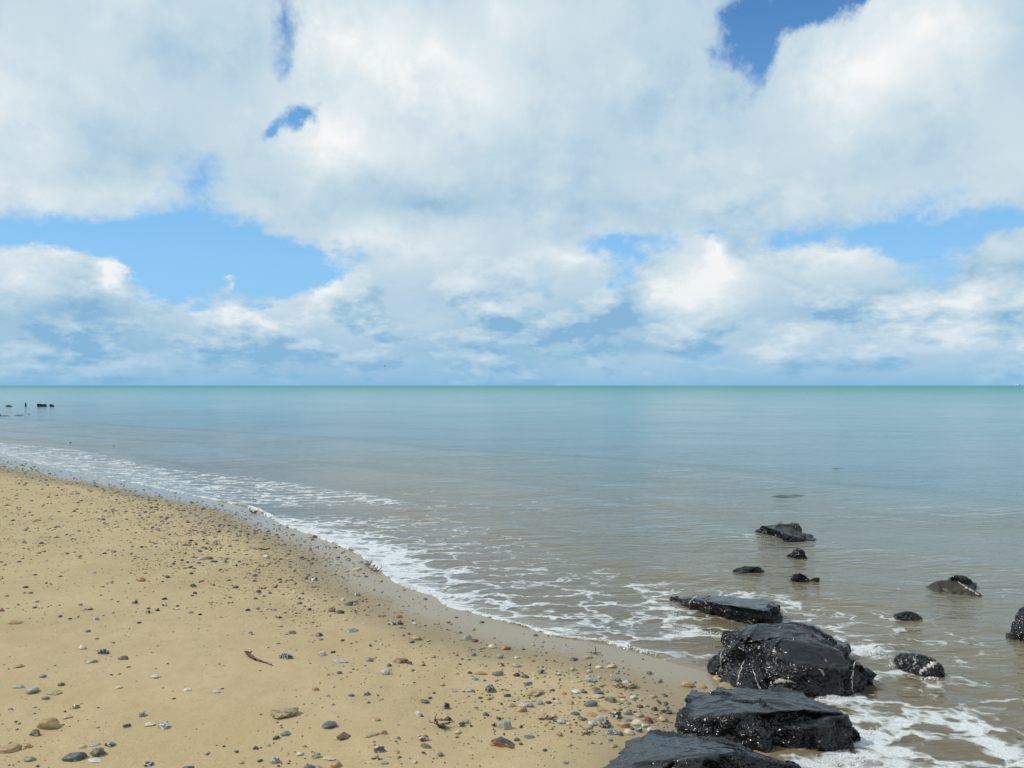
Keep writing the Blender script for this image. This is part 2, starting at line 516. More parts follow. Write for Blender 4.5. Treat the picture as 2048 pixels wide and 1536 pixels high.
# ------------------------------------------------------------------ beach
def wet_of(df, x, y):
    w = 0.66 + 0.32 * fbm(x * 0.55, y * 0.55, octv=3) + 0.10 * fbm(x * 3, y * 3, octv=2) + 0.75 * sstep(11.0, 19.0, y)
    return w


def build_beach():
    d = math.radians
    th = np.concatenate([np.linspace(d(-180), d(-62), 24, endpoint=False), np.linspace(d(-62), d(-36), 70, endpoint=False),
                         np.linspace(d(-36), d(36), 760, endpoint=False), np.linspace(d(36), d(62), 40, endpoint=False), np.linspace(d(62), d(180), 24)])
    rows = np.linspace(900, 125, 420)
    r = np.concatenate([[0.02, 0.5, 1.2, 2.0, 2.6, 3.0], CAMH * FPX / rows, np.geomspace(CAMH * FPX / 122, 900, 60), [2000, 8000, 40000]])
    x, y, f = polar_grid(th, r)
    df = sdist(FRONT, x, y)
    db = sdist(BASE, x, y)
    z = beach_z(x, y, db)
    near = sstep(40, 8, np.hypot(x, y))
    dryk = sstep(-0.2, -1.3, df)
    z = z + near * (0.0075 * dryk * fbm(x * 2.3, y * 2.3, octv=3) + 0.0040 * dryk * fbm(x * 6, y * 6, octv=3) + 0.0012 * dryk * fbm(x * 22, y * 22, octv=2))
    w = wet_of(df, x, y)
    wet = sstep(-w - 0.45, -w + 0.15, df)
    film = sstep(-w * 0.9 - 0.15, -w * 0.35, df) * (0.74 + 0.20 * sstep(8.0, 14.0, y))
    o = mesh_obj('beach', np.stack([x, y, z], 1), f, sand_material())
    fattr(o, 'wet', wet)
    fattr(o, 'film', film)
    tag(o, 'pale yellow sand beach, wet and grey along the water', 'beach', kind='structure')


build_beach()

# ------------------------------------------------------------------ sea
def foam_amount(x, y, df):
    n1 = fbm(x * 0.55 + 3, y * 0.55, octv=3)
    n2 = fbm(x * 2.1 + 9, y * 2.1, octv=3)
    d = df + 0.28 * n1 + 0.10 * n2
    Y = y
    wid = 2.05 + 0.4 * n1
    zoneA = sstep(11.6, 12.8, Y) * sstep(60, 26, Y)
    zoneB = sstep(12.0, 10.9, Y) * sstep(5.1, 5.7, Y)
    gap = 1 - 0.9 * np.exp(-((Y - 11.9) / 0.5) ** 2) * sstep(0.5, 1.2, d)
    prof = sstep(wid + 0.12, wid - 0.22, d)
    a = zoneA * prof * (0.60 + 0.1 * n2) * gap
    dens = np.exp(-np.clip(d, 0, None) / 0.62)
    a = np.maximum(a, zoneB * prof * (0.30 + 0.60 * dens * sstep(5.2, 8.0, Y) + 0.22 * dens + 0.16 * n2) * gap)
    a = np.where(df > -0.02, np.maximum(a, 0.95 * np.exp(-((df - 0.03) / 0.05) ** 2) * sstep(5.45, 5.75, Y)), a)
    near = sstep(4.4, 3.2, Y) * sstep(-30, -8, Y)
    a = np.maximum(a, near * prof * (0.30 + 0.45 * dens + 0.14 * n2))
    a = np.where(df > -0.02, np.maximum(a, 0.9 * np.exp(-((df - 0.03) / 0.05) ** 2) * sstep(3.6, 3.0, Y)), a)
    # patches churned up round the rocks
    for (px, py, rx, ry, w) in [(1340, 1222, 26, 34, 0.62), (1400, 1266, 60, 9, 0.62), (1350, 1262, 50, 14, 0.35), (1300, 1225, 60, 30, 0.2), (1430, 1290, 30, 14, 0.3), (1255, 1190, 160, 40, 0.12),
                                (1700, 1300, 60, 16, 0.6), (1755, 1312, 50, 20, 0.85), (1680, 1395, 90, 20, 0.75), (1740, 1430, 60, 40, 0.85), (1735, 1480, 30, 60, 0.85),
                                (1800, 1350, 90, 24, 0.62), (1870, 1370, 60, 20, 0.5), (1850, 1430, 150, 30, 0.55), (1930, 1470, 160, 36, 0.6), (1700, 1530, 130, 40, 0.95),
                                (1800, 1520, 140, 40, 0.55), (2030, 1510, 70, 50, 0.72), (1900, 1330, 90, 20, 0.34), (2000, 1400, 140, 40, 0.34), (1550, 1375, 60, 12, 0.8), (1600, 1560, 120, 40, 0.8),
                                (1490, 1078, 60, 7, 0.5), (1440, 1145, 70, 10, 0.45), (1645, 1090, 30, 5, 0.5), (1640, 1122, 40, 4, 0.55), (1655, 1195, 34, 8, 0.42), (1640, 1240, 40, 8, 0.34),
                                (1790, 1175, 40, 7, 0.42), (1980, 1180, 60, 8, 0.4), (2040, 1195, 30, 8, 0.6), (1500, 1190, 60, 6, 0.4), (1575, 1205, 26, 14, 0.5), (1850, 1250, 200, 40, 0.20), (1700, 1250, 200, 60, 0.12),
                                (900, 1020, 200, 14, 0.34), (830, 985, 60, 5, 0.4), (1000, 1000, 300, 26, 0.26), (1420, 1010, 160, 30, 0.22)]:
        cx, cy, _ = pz(px, py)
        sx, sy = rx * cy / FPX, ry * cy * cy / (CAMH * FPX)
        a = a + 0.85 * w * (1 - 0.55 * a) * np.exp(-((x - cx) / sx) ** 2 - ((y - cy) / sy) ** 2) * (0.75 + 0.5 * n2 + 0.25)
    return np.clip(a, 0, 1) * sstep(-0.03, 0.0, df)


def sea_surface(x, y, df, zb):
    far = sstep(0.0, 6.0, df)
    n = fbm(x * 0.35, y * 0.6, octv=3)
    wave = 0.010 * far * n + 0.006 * fbm(x * 1.5, y * 2.2, octv=3) * sstep(0.0, 0.8, df) * sstep(80, 20, y)
    # low swell running in, parallel to the shore
    ph = df + 0.9 * fbm(x * 0.14, y * 0.14, octv=2)
    wave = wave + 0.040 * np.exp(-((ph - 4.4) / 0.6) ** 2) + 0.065 * np.exp(-((ph - 8.8) / 0.9) ** 2) + 0.022 * np.exp(-((ph - 2.3) / 0.35) ** 2)
    churn = sstep(6.5, 4.3, y) * sstep(0.2, 0.6, x - 0.4)
    wave = wave + 0.016 * churn * fbm(x * 3.2, y * 3.2, octv=4)
    bead = (0.013 + 0.008 * fbm(x * 7, y * 7, octv=2)) * np.exp(-((df - 0.03) / 0.035) ** 2) * sstep(5.3, 5.8, y)
    wave = wave + bead + 0.004 * np.exp(-(df / 0.3) ** 2) * fbm(x * 14, y * 14, octv=2)
    zw = np.where(df > 0, np.maximum(wave, zb + 0.003 + 0.5 * bead), zb - 0.04 * np.clip(-df / 0.04, 0, 1))
    return zw


def build_sea():
    d = math.radians
    th = np.concatenate([np.linspace(d(-86), d(-40), 60, endpoint=False), np.linspace(d(-40), d(40), 960, endpoint=False), np.linspace(d(40), d(170), 90)])
    rows = np.concatenate([np.linspace(920, 60, 500, endpoint=False), np.linspace(60, 2, 70)])
    r = np.concatenate([[0.6, 1.4, 2.2, 2.8], CAMH * FPX / rows, [2500, 5000, 12000, 30000, 60000]])
    x, y, f = polar_grid(th, r)
    df = sdist(FRONT, x, y)
    db = sdist(BASE, x, y)
    zb = beach_z(x, y, db)
    zw = sea_surface(x, y, df, zb)
    keep = (df[f] > -0.10).any(axis=1)
    f = f[keep]
    used = np.zeros(len(x), bool)
    used[f.ravel()] = True
    idx = np.cumsum(used) - 1
    f = idx[f]
    x, y, zw, zb, df = x[used], y[used], zw[used], zb[used], df[used]
    o = mesh_obj('sea', np.stack([x, y, zw], 1), f, water_material())
    fattr(o, 'depth', zw - zb)
    fattr(o, 'foam', foam_amount(x, y, df))
    fattr(o, 'offshore', np.clip(df, 0, None))
    tag(o, 'calm silty sea turning turquoise towards the horizon', 'sea', kind='structure')


build_sea()

# ------------------------------------------------------------------ rocks
def rock_material():
    m, n = new_mat('wet_black_rock')
    tc = n.new('ShaderNodeTexCoord').outputs['Object']
    nor = n.new('ShaderNodeNewGeometry').outputs['True Normal']
    up = n.sep(nor)[2]
    n1 = n.noise(tc, 6.0, 5.0, 0.6)
    n2 = n.noise(tc, 30.0, 1.5, 0.5)
    n3 = n.noise(tc, 75.0, 1.0, 0.5)
    col = n.mix(n.rng(n1, 0.35, 0.7), (0.0040, 0.0044, 0.0052, 1), (0.0095, 0.0096, 0.0105, 1))
    col = n.mix(n.m('MULTIPLY', n.rng(n2, 0.62, 0.8), 0.35), col, (0.055, 0.048, 0.035, 1))
    # hair-thin quartz threads
    wv = n.v('ADD', tc, n.v('SCALE', n.v('SUBTRACT', n.noise(tc, 3.0, 3.0, 0.6, out=1), (0.5, 0.5, 0.5)), 0.30))
    th = n.new('ShaderNodeTexVoronoi', {'Vector': wv, 'Scale': 3.1}, feature='DISTANCE_TO_EDGE').outputs['Distance']
    thread = n.m('MULTIPLY', n.rng(th, 0.002, 0.010, 1.0, 0.0), n.rng(n1, 0.52, 0.66))
    col = n.mix(n.m('MULTIPLY', thread, 0.45), col, (0.30, 0.28, 0.24, 1))
    steep = n.rng(up, 0.55, 0.9, 1.0, 0.16)
    hgt = n.m('ADD', n.m('MULTIPLY', n2, 0.036), n.m('ADD', n.m('MULTIPLY', n3, 0.016), n.m('MULTIPLY', n1, 0.02)))
    bump = n.new('ShaderNodeBump', {'Strength': steep, 'Distance': 1.0, 'Height': hgt})
    b = n.new('ShaderNodeBsdfPrincipled', {'Base Color': col, 'Roughness': n.rng(n1, 0.3, 0.7, 0.10, 0.22), 'IOR': 1.5,
              'Specular IOR Level': 0.5, 'Normal': bump.outputs[0]})
    n.new('ShaderNodeOutputMaterial', {'Surface': b.outputs[0]})
    return m


def plain_material(name, c1, c2, rough=0.6, scale=20.0, bumpd=0.004, spec=0.4):
    m, n = new_mat(name)
    tc = n.new('ShaderNodeTexCoord').outputs['Object']
    n1 = n.noise(tc, scale, 5.0, 0.65)
    n2 = n.noise(tc, scale * 5, 3.0, 0.6)
    col = n.mix(n.rng(n1, 0.3, 0.7), c1, c2)
    bump = n.new('ShaderNodeBump', {'Strength': 0.8, 'Distance': bumpd, 'Height': n.m('ADD', n1, n.m('MULTIPLY', n2, 0.4))})
    b = n.new('ShaderNodeBsdfPrincipled', {'Base Color': col, 'Roughness': rough, 'Specular IOR Level': spec, 'Normal': bump.outputs[0]})
    n.new('ShaderNodeOutputMaterial', {'Surface': b.outputs[0]})
    return m


M_ROCK = rock_material()
M_ROCKB = plain_material('wet_brown_rock', (0.020, 0.017, 0.011, 1), (0.040, 0.033, 0.021, 1), 0.42, 14.0, 0.006, 0.35)
M_FAR = plain_material('weedy_dark_rock', (0.012, 0.011, 0.009, 1), (0.030, 0.026, 0.020, 1), 0.75, 8.0, 0.004, 0.15)
M_VEIN = plain_material('quartz', (0.30, 0.28, 0.23, 1), (0.46, 0.43, 0.36, 1), 0.30, 60.0, 0.004, 0.5)
M_WOOD = plain_material('sodden_timber', (0.012, 0.010, 0.009, 1), (0.035, 0.027, 0.02, 1), 0.5, 8.0, 0.02, 0.3)


def hull_rock(name, label, hulls, voxel, amp=1.0, mat=None, parent=None, sink=0.22, cat='rock', smooth=3, seed=0.0, group=None):
    """a boulder: convex lumps fused, softened and then weathered; points are (photo x, y, height)"""
    bm = bmesh.new()
    base_c = None
    for pts in hulls:
        P = []
        for p in pts:
            q = Vector(pz(*p)) if not isinstance(p, Vector) else p
            P.append(q)
        cen = sum(P, Vector()) / len(P)
        if base_c is None:
            base_c = Vector((cen.x, cen.y, 0))
        allp = list(P)
        for q in P:                                     # the buried root of the stone
            if q.z < 0.07:
                allp.append(Vector((q.x, q.y, -sink)) + (q - cen) * 0.05)
        vs = [bm.verts.new(q - base_c) for q in allp]
        r = bmesh.ops.convex_hull(bm, input=vs)
        kill = [e for e in set(r['geom_interior'] + r['geom_unused']) if isinstance(e, bmesh.types.BMVert)]
        bmesh.ops.delete(bm, geom=kill, context='VERTS')
    me = bpy.data.meshes.new(name + '_raw')
    bm.to_mesh(me)
    bm.free()
    tmp = bpy.data.objects.new('tmp', me)
    C.objects.link(tmp)
    md = tmp.modifiers.new('r', 'REMESH')
    md.mode = 'VOXEL'
    md.voxel_size = voxel
    ms = tmp.modifiers.new('s', 'SMOOTH')
    ms.iterations = smooth
    ms.factor = 0.5
    dg = bpy.context.evaluated_depsgraph_get()
    me2 = bpy.data.meshes.new_from_object(tmp.evaluated_get(dg))
    bpy.data.objects.remove(tmp)
    bpy.data.meshes.remove(me)
    nv = len(me2.vertices)
    co = np.empty(nv * 3, np.float32); me2.vertices.foreach_get('co', co); co = co.reshape(-1, 3).astype(float)
    no = np.empty(nv * 3, np.float32); me2.vertices.foreach_get('normal', no); no = no.reshape(-1, 3).astype(float)
    x, y, z = (co[:, i] + seed + (base_c[i] if i < 2 else 0) for i in range(3))
    steep = 1 - sstep(0.55, 0.95, no[:, 2])
    d = 0.030 * fbm(x * 3.2, y * 3.2, z * 4.5, octv=2)
    rd = 1 - 2 * np.abs(fbm(x * 6, y * 6 + 4, z * 7, octv=3))
    d = d + 0.014 * (rd - 0.5) * (0.35 + 0.65 * steep)
    d = d + (0.003 + 0.009 * steep) * fbm(x * 19, y * 19, z * 21, octv=3)
    # broken faces: each patch of the surface tilts its own way, with a crack between
    rr = np.random.default_rng(int(seed * 10) + 1)
    ext = co.max(0) - co.min(0)
    jit = 0.03 * np.stack([fbm(x * 8 + 40 * q, y * 8, z * 8, octv=2) for q in range(3)], 1)
    for (cell, tilt, lim, crack, flat_k) in ((0.040, 0.36, 0.050, 0.010, 0.18), (0.007, 0.42, 0.016, 0.006, 0.14)):
        K = int(np.clip(ext[0] * ext[1] / cell, 8, 160))
        sd = co[rr.integers(0, nv, K)]
        ni = np.empty(nv, int)
        gap = np.empty(nv)
        for c0 in range(0, nv, 8000):
            d2 = ((co[c0:c0 + 8000, None, :] + jit[c0:c0 + 8000, None, :] - sd[None]) ** 2).sum(-1)
            ni[c0:c0 + 8000] = d2.argmin(1)
            srt = np.sqrt(np.partition(d2, 1, axis=1)[:, :2])
            gap[c0:c0 + 8000] = srt[:, 1] - srt[:, 0]
        tl = rr.normal(size=(K, 3)) * tilt
        fac = ((co - sd[ni]) * tl[ni]).sum(1) + rr.normal(0, lim * 0.25, K)[ni]
        fac = np.clip(fac, -lim, lim * 0.8) - crack * np.exp(-(gap / 0.007) ** 2) * rr.random(K)[ni]
        d = d + fac * (flat_k + (1 - flat_k) * steep) * min(1.0, ext[0] / 0.5)
    d = d + 0.0035 * steep * fbm(x * 55, y * 55, z * 55, octv=2)
    st = fbm(x * 2.2 + 7, y * 2.2, z * 2.2, octv=2)     # a few ledges
    d = d + 0.016 * (np.round(st * 6) / 6 - st) * steep
    co = co + no * (d * amp)[:, None]
    me2.vertices.foreach_set('co', co.astype(np.float32).ravel())
    me2.polygons.foreach_set('use_smooth', np.ones(len(me2.polygons), dtype=bool))
    me2.materials.clear()
    me2.materials.append(mat or M_ROCK)
    me2.update()
    me2.name = name
    o = bpy.data.objects.new(name, me2)
    C.objects.link(o)
    if parent:
        o.parent = parent
        o.location = base_c - parent.location
    else:
        o.location = base_c
        tag(o, label, cat, group)
    return o


def vein(rock, px_line, widths, name='quartz_vein', label=None, thick=0.0022):
    """a band of pale mineral laid over the stone's own surface"""
    me = rock.data
    bvh = BVHTree.FromPolygons([rock.location + v.co for v in me.vertices], [p.vertices[:] for p in me.polygons])
    o = Vector((0, 0, CAMH))
    pts = []
    L = catmull(px_line, 7)
    wl = np.interp(np.linspace(0, 1, len(L)), np.linspace(0, 1, len(widths)), widths)
    for i, (p, w) in enumerate(zip(L, wl)):
        j = 1.6 * math.sin(i * 1.9) + 1.1 * math.sin(i * 0.8 + 2)
        d = Vector(((p[0] + j * 0.6 - CX) / FPX, 1, (HY - p[1]) / FPX)).normalized()
        h = bvh.ray_cast(o, d)
        if h[0] is not None:
            k = 0.5 + 1.5 * float(pnoise(np.array([i * 0.61 + px_line[0][0]]), np.array([px_line[0][1] * 0.37]))[0])
            pts.append((h[0], h[1], w * min(max(k, 0.06), 1.1) * h[3] / FPX))
    if len(pts) < 3:
        return None
    verts, faces = [], []
    for i, (p, nn, w) in enumerate(pts):
        t = (pts[min(i + 1, len(pts) - 1)][0] - pts[max(i - 1, 0)][0]).normalized()
        s = t.cross(nn).normalized()
        for k, (a, b) in enumerate(((-1, -0.5), (-0.5, 0.7), (0.0, 1.0), (0.5, 0.8), (1, -0.5))):
            a = a * (1 + 0.35 * math.sin(i * 2.1 + k * 1.7))
            q = p + s * (w * 0.5 * a)
            hit = bvh.find_nearest(q)
            q2 = hit[0] + hit[1] * (thick * b * min(1, w / 0.02 + 0.4))
            verts.append(tuple(q2 - rock.location))
        if i:
            for k in range(4):
                a = (i - 1) * 5 + k
                faces.append((a, a + 1, a + 6, a + 5))
    v = mesh_obj(name, verts, faces, M_VEIN, rock)
    if label:
        v['label'] = label
    return v


# the great boulder at the water's edge
b1 = hull_rock('boulder', 'largest black boulder, humped and wet, streaked with white quartz veins', [
    [(1415, 1318, 0.02), (1424, 1340, 0), (1470, 1374, 0), (1560, 1386, 0), (1640, 1389, 0), (1700, 1386, 0), (1762, 1372, 0), (1748, 1350, 0.04),
     (1440, 1302, .12), (1490, 1284, .21), (1560, 1277, .25), (1640, 1288, .24), (1692, 1303, .21), (1724, 1330, .14), (1600, 1332, .155), (1690, 1340, .14)],
    [(1455, 1272, .15), (1475, 1257, .21), (1520, 1246, .27), (1580, 1243, .29), (1622, 1250, .28), (1652, 1270, .22), (1688, 1300, .10), (1450, 1300, 0.0), (1650, 1330, 0.0),
     (1500, 1262, 0.0), (1620, 1262, 0.0), (1680, 1292, 0.0), (1490, 1282, .20), (1560, 1276, .245), (1640, 1286, .235)]], 0.008, 0.9, seed=3.1, smooth=2)
vein(b1, [(1444, 1292), (1441, 1315), (1443, 1340)], [0.5, 4, 0.5])
vein(b1, [(1492, 1318), (1482, 1335), (1474, 1370)], [0.5, 4, 5])
vein(b1, [(1504, 1318), (1508, 1348), (1520, 1376)], [0.5, 3, 6])
vein(b1, [(1712, 1320), (1704, 1345), (1705, 1384)], [2, 8, 4])
vein(b1, [(1540, 1376), (1552, 1363), (1572, 1361), (1592, 1366)], [1, 11, 15, 2], label='broad pale quartz patch at the foot of the boulder')
vein(b1, [(1636, 1337), (1644, 1342), (1648, 1350)], [1, 9, 2])

b2 = hull_rock('flat_rock', 'broad black slab with a smooth sloping top, in front of the largest boulder', [
    [(1388, 1381, .11), (1480, 1379, .15), (1590, 1384, .17), (1640, 1400, .17), (1698, 1428, .13), (1728, 1458, .06), (1732, 1488, -0.02), (1385, 1440, .11), (1500, 1426, .17),
     (1610, 1414, .19), (1366, 1464, .02), (1450, 1488, 0.0), (1545, 1504, 0.0), (1645, 1514, -0.03), (1690, 1504, -0.02)]], 0.008, 0.95, seed=8.4, smooth=2)
b3 = hull_rock('flat_rock', 'flat black slab half sunk in the sand beside the pile of pebbles', [
    [(1232, 1482, .045), (1300, 1466, .09), (1400, 1469, .12), (1465, 1489, .13), (1530, 1508, .10), (1595, 1532, .04), (1198, 1538, .045), (1180, 1640, .03), (1345, 1520, .16), (1465, 1504, .16),
     (1480, 1560, .02), (1330, 1600, .02), (1600, 1560, -.02)]], 0.008, 0.7, seed=12.7, smooth=2)
b4 = hull_rock('flat_rock', 'low tilted black slab awash in white foam behind the largest boulder', [
    [(1343, 1197, 0.0), (1382, 1189, .06), (1450, 1192, .11), (1530, 1200, .11), (1552, 1212, .09), (1380, 1198, .07), (1450, 1208, .13), (1530, 1222, .13), (1550, 1225, .08),
     (1440, 1222, 0), (1485, 1240, 0), (1540, 1246, 0), (1556, 1236, 0)]], 0.008, 0.7, seed=21.0, smooth=2)
vein(b4, [(1392, 1192), (1384, 1199), (1378, 1207)], [8, 12, 8], label='pale quartz band across the tip of the slab')
b5 = hull_rock('rock', 'ridged black rock, farthest out of the rocks standing clear of the sea', [
    [(1511, 1064, .02), (1521, 1050, .14), (1558, 1046, .18), (1586, 1050, .17), (1612, 1068, .09), (1639, 1087, 0), (1585, 1087, 0), (1526, 1069, 0), (1575, 1072, .10)]], 0.011, 0.9, seed=30.0, smooth=1)
b6 = hull_rock('rock', 'small pointed black rock just inshore of the ridged rock', [
    [(1568, 1113, 0), (1594, 1095, .11), (1606, 1097, .11), (1620, 1118, 0), (1588, 1119, 0), (1580, 1106, .04)]], 0.010, 0.8, seed=33.0, smooth=2)
b7 = hull_rock('rock', 'low rounded black rock barely above the rippled water', [
    [(1464, 1140, .02), (1488, 1130, .07), (1514, 1133, .06), (1524, 1144, 0), (1480, 1149, 0), (1500, 1148, 0)]], 0.010, 1.0, seed=36.0, smooth=2)
b8 = hull_rock('rock', 'small black rock with a low second hump at its seaward end', [
    [(1577, 1161, 0), (1590, 1149, .08), (1602, 1145, .10), (1614, 1152, .07), (1621, 1163, 0), (1600, 1164, 0)],
    [(1612, 1162, 0), (1627, 1153, .05), (1634, 1155, .045), (1640, 1162, 0)]], 0.010, 0.8, seed=39.0, smooth=2)
b9 = hull_rock('rock', 'brown mound-shaped rock with a pale edge and a black hump behind', [
    [(1842, 1173, 0), (1878, 1163, .065), (1908, 1158, .095), (1930, 1170, .07), (1962, 1192, 0), (1900, 1188, 0), (1880, 1184, 0)]], 0.011, 0.7, mat=M_ROCKB, seed=42.0, smooth=3)
hull_rock('black_hump', None, [[(1896, 1156, .11), (1912, 1149, .14), (1930, 1153, .12), (1952, 1168, .03), (1956, 1175, 0), (1915, 1165, 0)]], 0.011, 0.8, parent=b9, seed=45.0, smooth=3)
vein(b9, [(1912, 1159), (1925, 1170), (1942, 1180), (1957, 1189)], [5, 7, 8, 6], label='pale mineral edge running down the mound')
b10 = hull_rock('rock', 'small black rock almost covered by the swell, beyond the pale-banded rock', [
    [(1783, 1234, 0), (1800, 1224, .065), (1822, 1222, .08), (1834, 1228, .06), (1847, 1241, 0), (1800, 1246, 0)]], 0.010, 0.9, seed=48.0, smooth=2)
b11 = hull_rock('rock', 'rounded black rock crossed by one broad pale band', [
    [(1785, 1316, .02), (1800, 1306, .085), (1840, 1307, .11), (1872, 1319, .11), (1884, 1335, .06), (1882, 1353, 0), (1850, 1356, 0), (1808, 1342, 0)]], 0.010, 0.8, seed=51.0, smooth=3)
vein(b11, [(1838, 1345), (1852, 1335), (1866, 1327), (1876, 1318)], [14, 15, 13, 9], label='broad pale band across the rock')
vein(b11, [(1828, 1318), (1830, 1324), (1826, 1330)], [5, 8, 4])
b12 = hull_rock('boulder', 'upright dark brown-black boulder standing in open water', [
    [(2018, 1281, 0), (2026, 1268, .04), (2033, 1238, .14), (2042, 1211, .22), (2072, 1200, .25), (2112, 1228, .17), (2125, 1290, 0), (2040, 1292, 0), (2090, 1300, 0)]], 0.010, 0.8, seed=54.0, smooth=2)
b13 = hull_rock('rock', 'flat dark rock just breaking the surface, out beyond the ridged rock', [
    [(1536, 993, 0.0), (1570, 989, .022), (1600, 989, .02), (1634, 992, 0.0), (1590, 996, 0)]], 0.014, 0.35, seed=57.0, smooth=1, sink=0.12)
b14 = hull_rock('rock', 'tiny dark rock tip far out among the ripples', [
    [(1662, 937, 0.0), (1672, 935.2, .02), (1686, 937, 0.0), (1674, 938.2, 0)]], 0.014, 0.3, seed=60.0, smooth=1, sink=0.12)

# ------------------------------------------------------------------ remains of a groyne, far along the shore
def block(bm, px0, px1, ytop0, ytop1, ybase, dep):
    d = CAMH * FPX / (ybase - HY)
    k = d / FPX
    x0, x1 = (px0 - CX) * k, (px1 - CX) * k
    z0, z1 = CAMH - (ytop0 - HY) * k, CAMH - (ytop1 - HY) * k
    j = lambda: random.uniform(-0.02, 0.02)
    vs = [bm.verts.new((x + j(), y + j(), z)) for (x, z) in ((x0, z0), (x1, z1)) for y in (d, d + dep) for z in (z, -0.4)]
    # order: x0: (d,z0),(d,-.4),(d+dep,z0),(d+dep,-.4); x1 likewise
    a, b, c, e, f, g, h, i = vs
    for q in ((a, b, g, f), (f, g, i, h), (h, i, e, c), (c, e, b, a), (a, f, h, c), (b, e, i, g)):
        bm.faces.new(q)
    return vs


def timber(name, label, parts):
    root = None
    d = CAMH * FPX / (parts[0][1][4] - HY)
    root = bpy.data.objects.new(name, None)
    C.objects.link(root)
    root.location = ((parts[0][1][0] - CX) / FPX * d, d, 0)
    tag(root, label, 'groyne timber')
    for nm, args in parts:
        bm = bmesh.new()
        block(bm, *args)
        bmesh.ops.translate(bm, verts=bm.verts, vec=-root.location)
        bmesh.ops.recalc_face_normals(bm, faces=bm.faces)
        bmesh.ops.bevel(bm, geom=bm.edges[:], offset=0.025, segments=1, affect='EDGES')
        me = bpy.data.meshes.new(nm)
        bm.to_mesh(me); bm.free()
        me.materials.append(M_WOOD)
        o = bpy.data.objects.new(nm, me)
        C.objects.link(o)
        o.parent = root
    return root


timber('groyne_post', 'thin lone wooden post standing in the sea', [('post', (49.5, 53.5, 804.5, 806, 813, 0.14)), ('splinter', (51.8, 53.3, 801.8, 803.5, 812.9, 0.05))])
timber('groyne_stump', 'longer dark timber stump, the tall block joined to a lower one', [('block', (74, 84.5, 806.6, 807.2, 813.5, 0.5)), ('block', (84.8, 93, 808, 807.4, 813.4, 0.4))])
timber('groyne_stump', 'short dark timber stump with a notched end', [('block', (98.5, 104.5, 807.6, 808.2, 813.4, 0.4)), ('block', (104.8, 108.2, 809.4, 808.2, 813.3, 0.3))])
hull_rock('rock', 'dark mound-shaped rock beside the groyne timbers', [[(10, 813, 0), (14, 810, .12), (18, 809.5, .14), (21, 811, .09), (25, 813, 0), (17, 814, 0)]], 0.035, 0.7, seed=70, smooth=1, mat=M_FAR)
hull_rock('rock', 'dark upright rock standing off a thin spit of weed', [[(-12, 831, 0), (-8, 826, .14), (0, 825, .16), (1.5, 831, 0), (-4, 832, 0)]], 0.03, 0.5, seed=72, smooth=1, mat=M_FAR)
hull_rock('rock_ledge', 'long thin dark ledge at the waterline near the upright rock', [[(-6, 831.5, 0), (4, 830.8, .03), (12, 830.8, .03), (20, 831.5, 0), (8, 832.3, 0)]], 0.03, 0.3, seed=74, smooth=1, mat=M_FAR)
hull_rock('rock_ledge', 'separate thin dark ledge awash, seaward of the longer one', [[(27, 830.4, 0), (36, 829.4, .03), (46, 829.4, 0.02), (50, 830, 0), (36, 830.8, 0)]], 0.03, 0.3, seed=75, smooth=1, mat=M_FAR)
hull_rock('rock', 'single small dark stone tip off the end of the ledges', [[(56, 828.4, 0), (58, 827.2, .05), (60.5, 828.4, 0), (58, 829, 0)]], 0.02, 0.3, seed=76, smooth=1, mat=M_FAR)
for k, (px, py, w) in enumerate([(26, 870.5, 5), (42, 869, 5), (48, 870, 4), (141, 884.5, 6), (172, 882.5, 5), (147, 878, 8), (43, 894, 6), (36, 882, 6), (228, 891, 3), (66, 874, 5)]):
    hull_rock('submerged_stone', 'little dark stone top showing through the calm inshore water past the foam', [[(px - w * .6, py, 0), (px, py - 1.1, .03), (px + w * .6, py, 0), (px, py + .8, 0)]], 0.02, 0.3,
              seed=80 + k, smooth=1, mat=M_FAR, cat='stone', group='stone tips in the calm water past the foam')

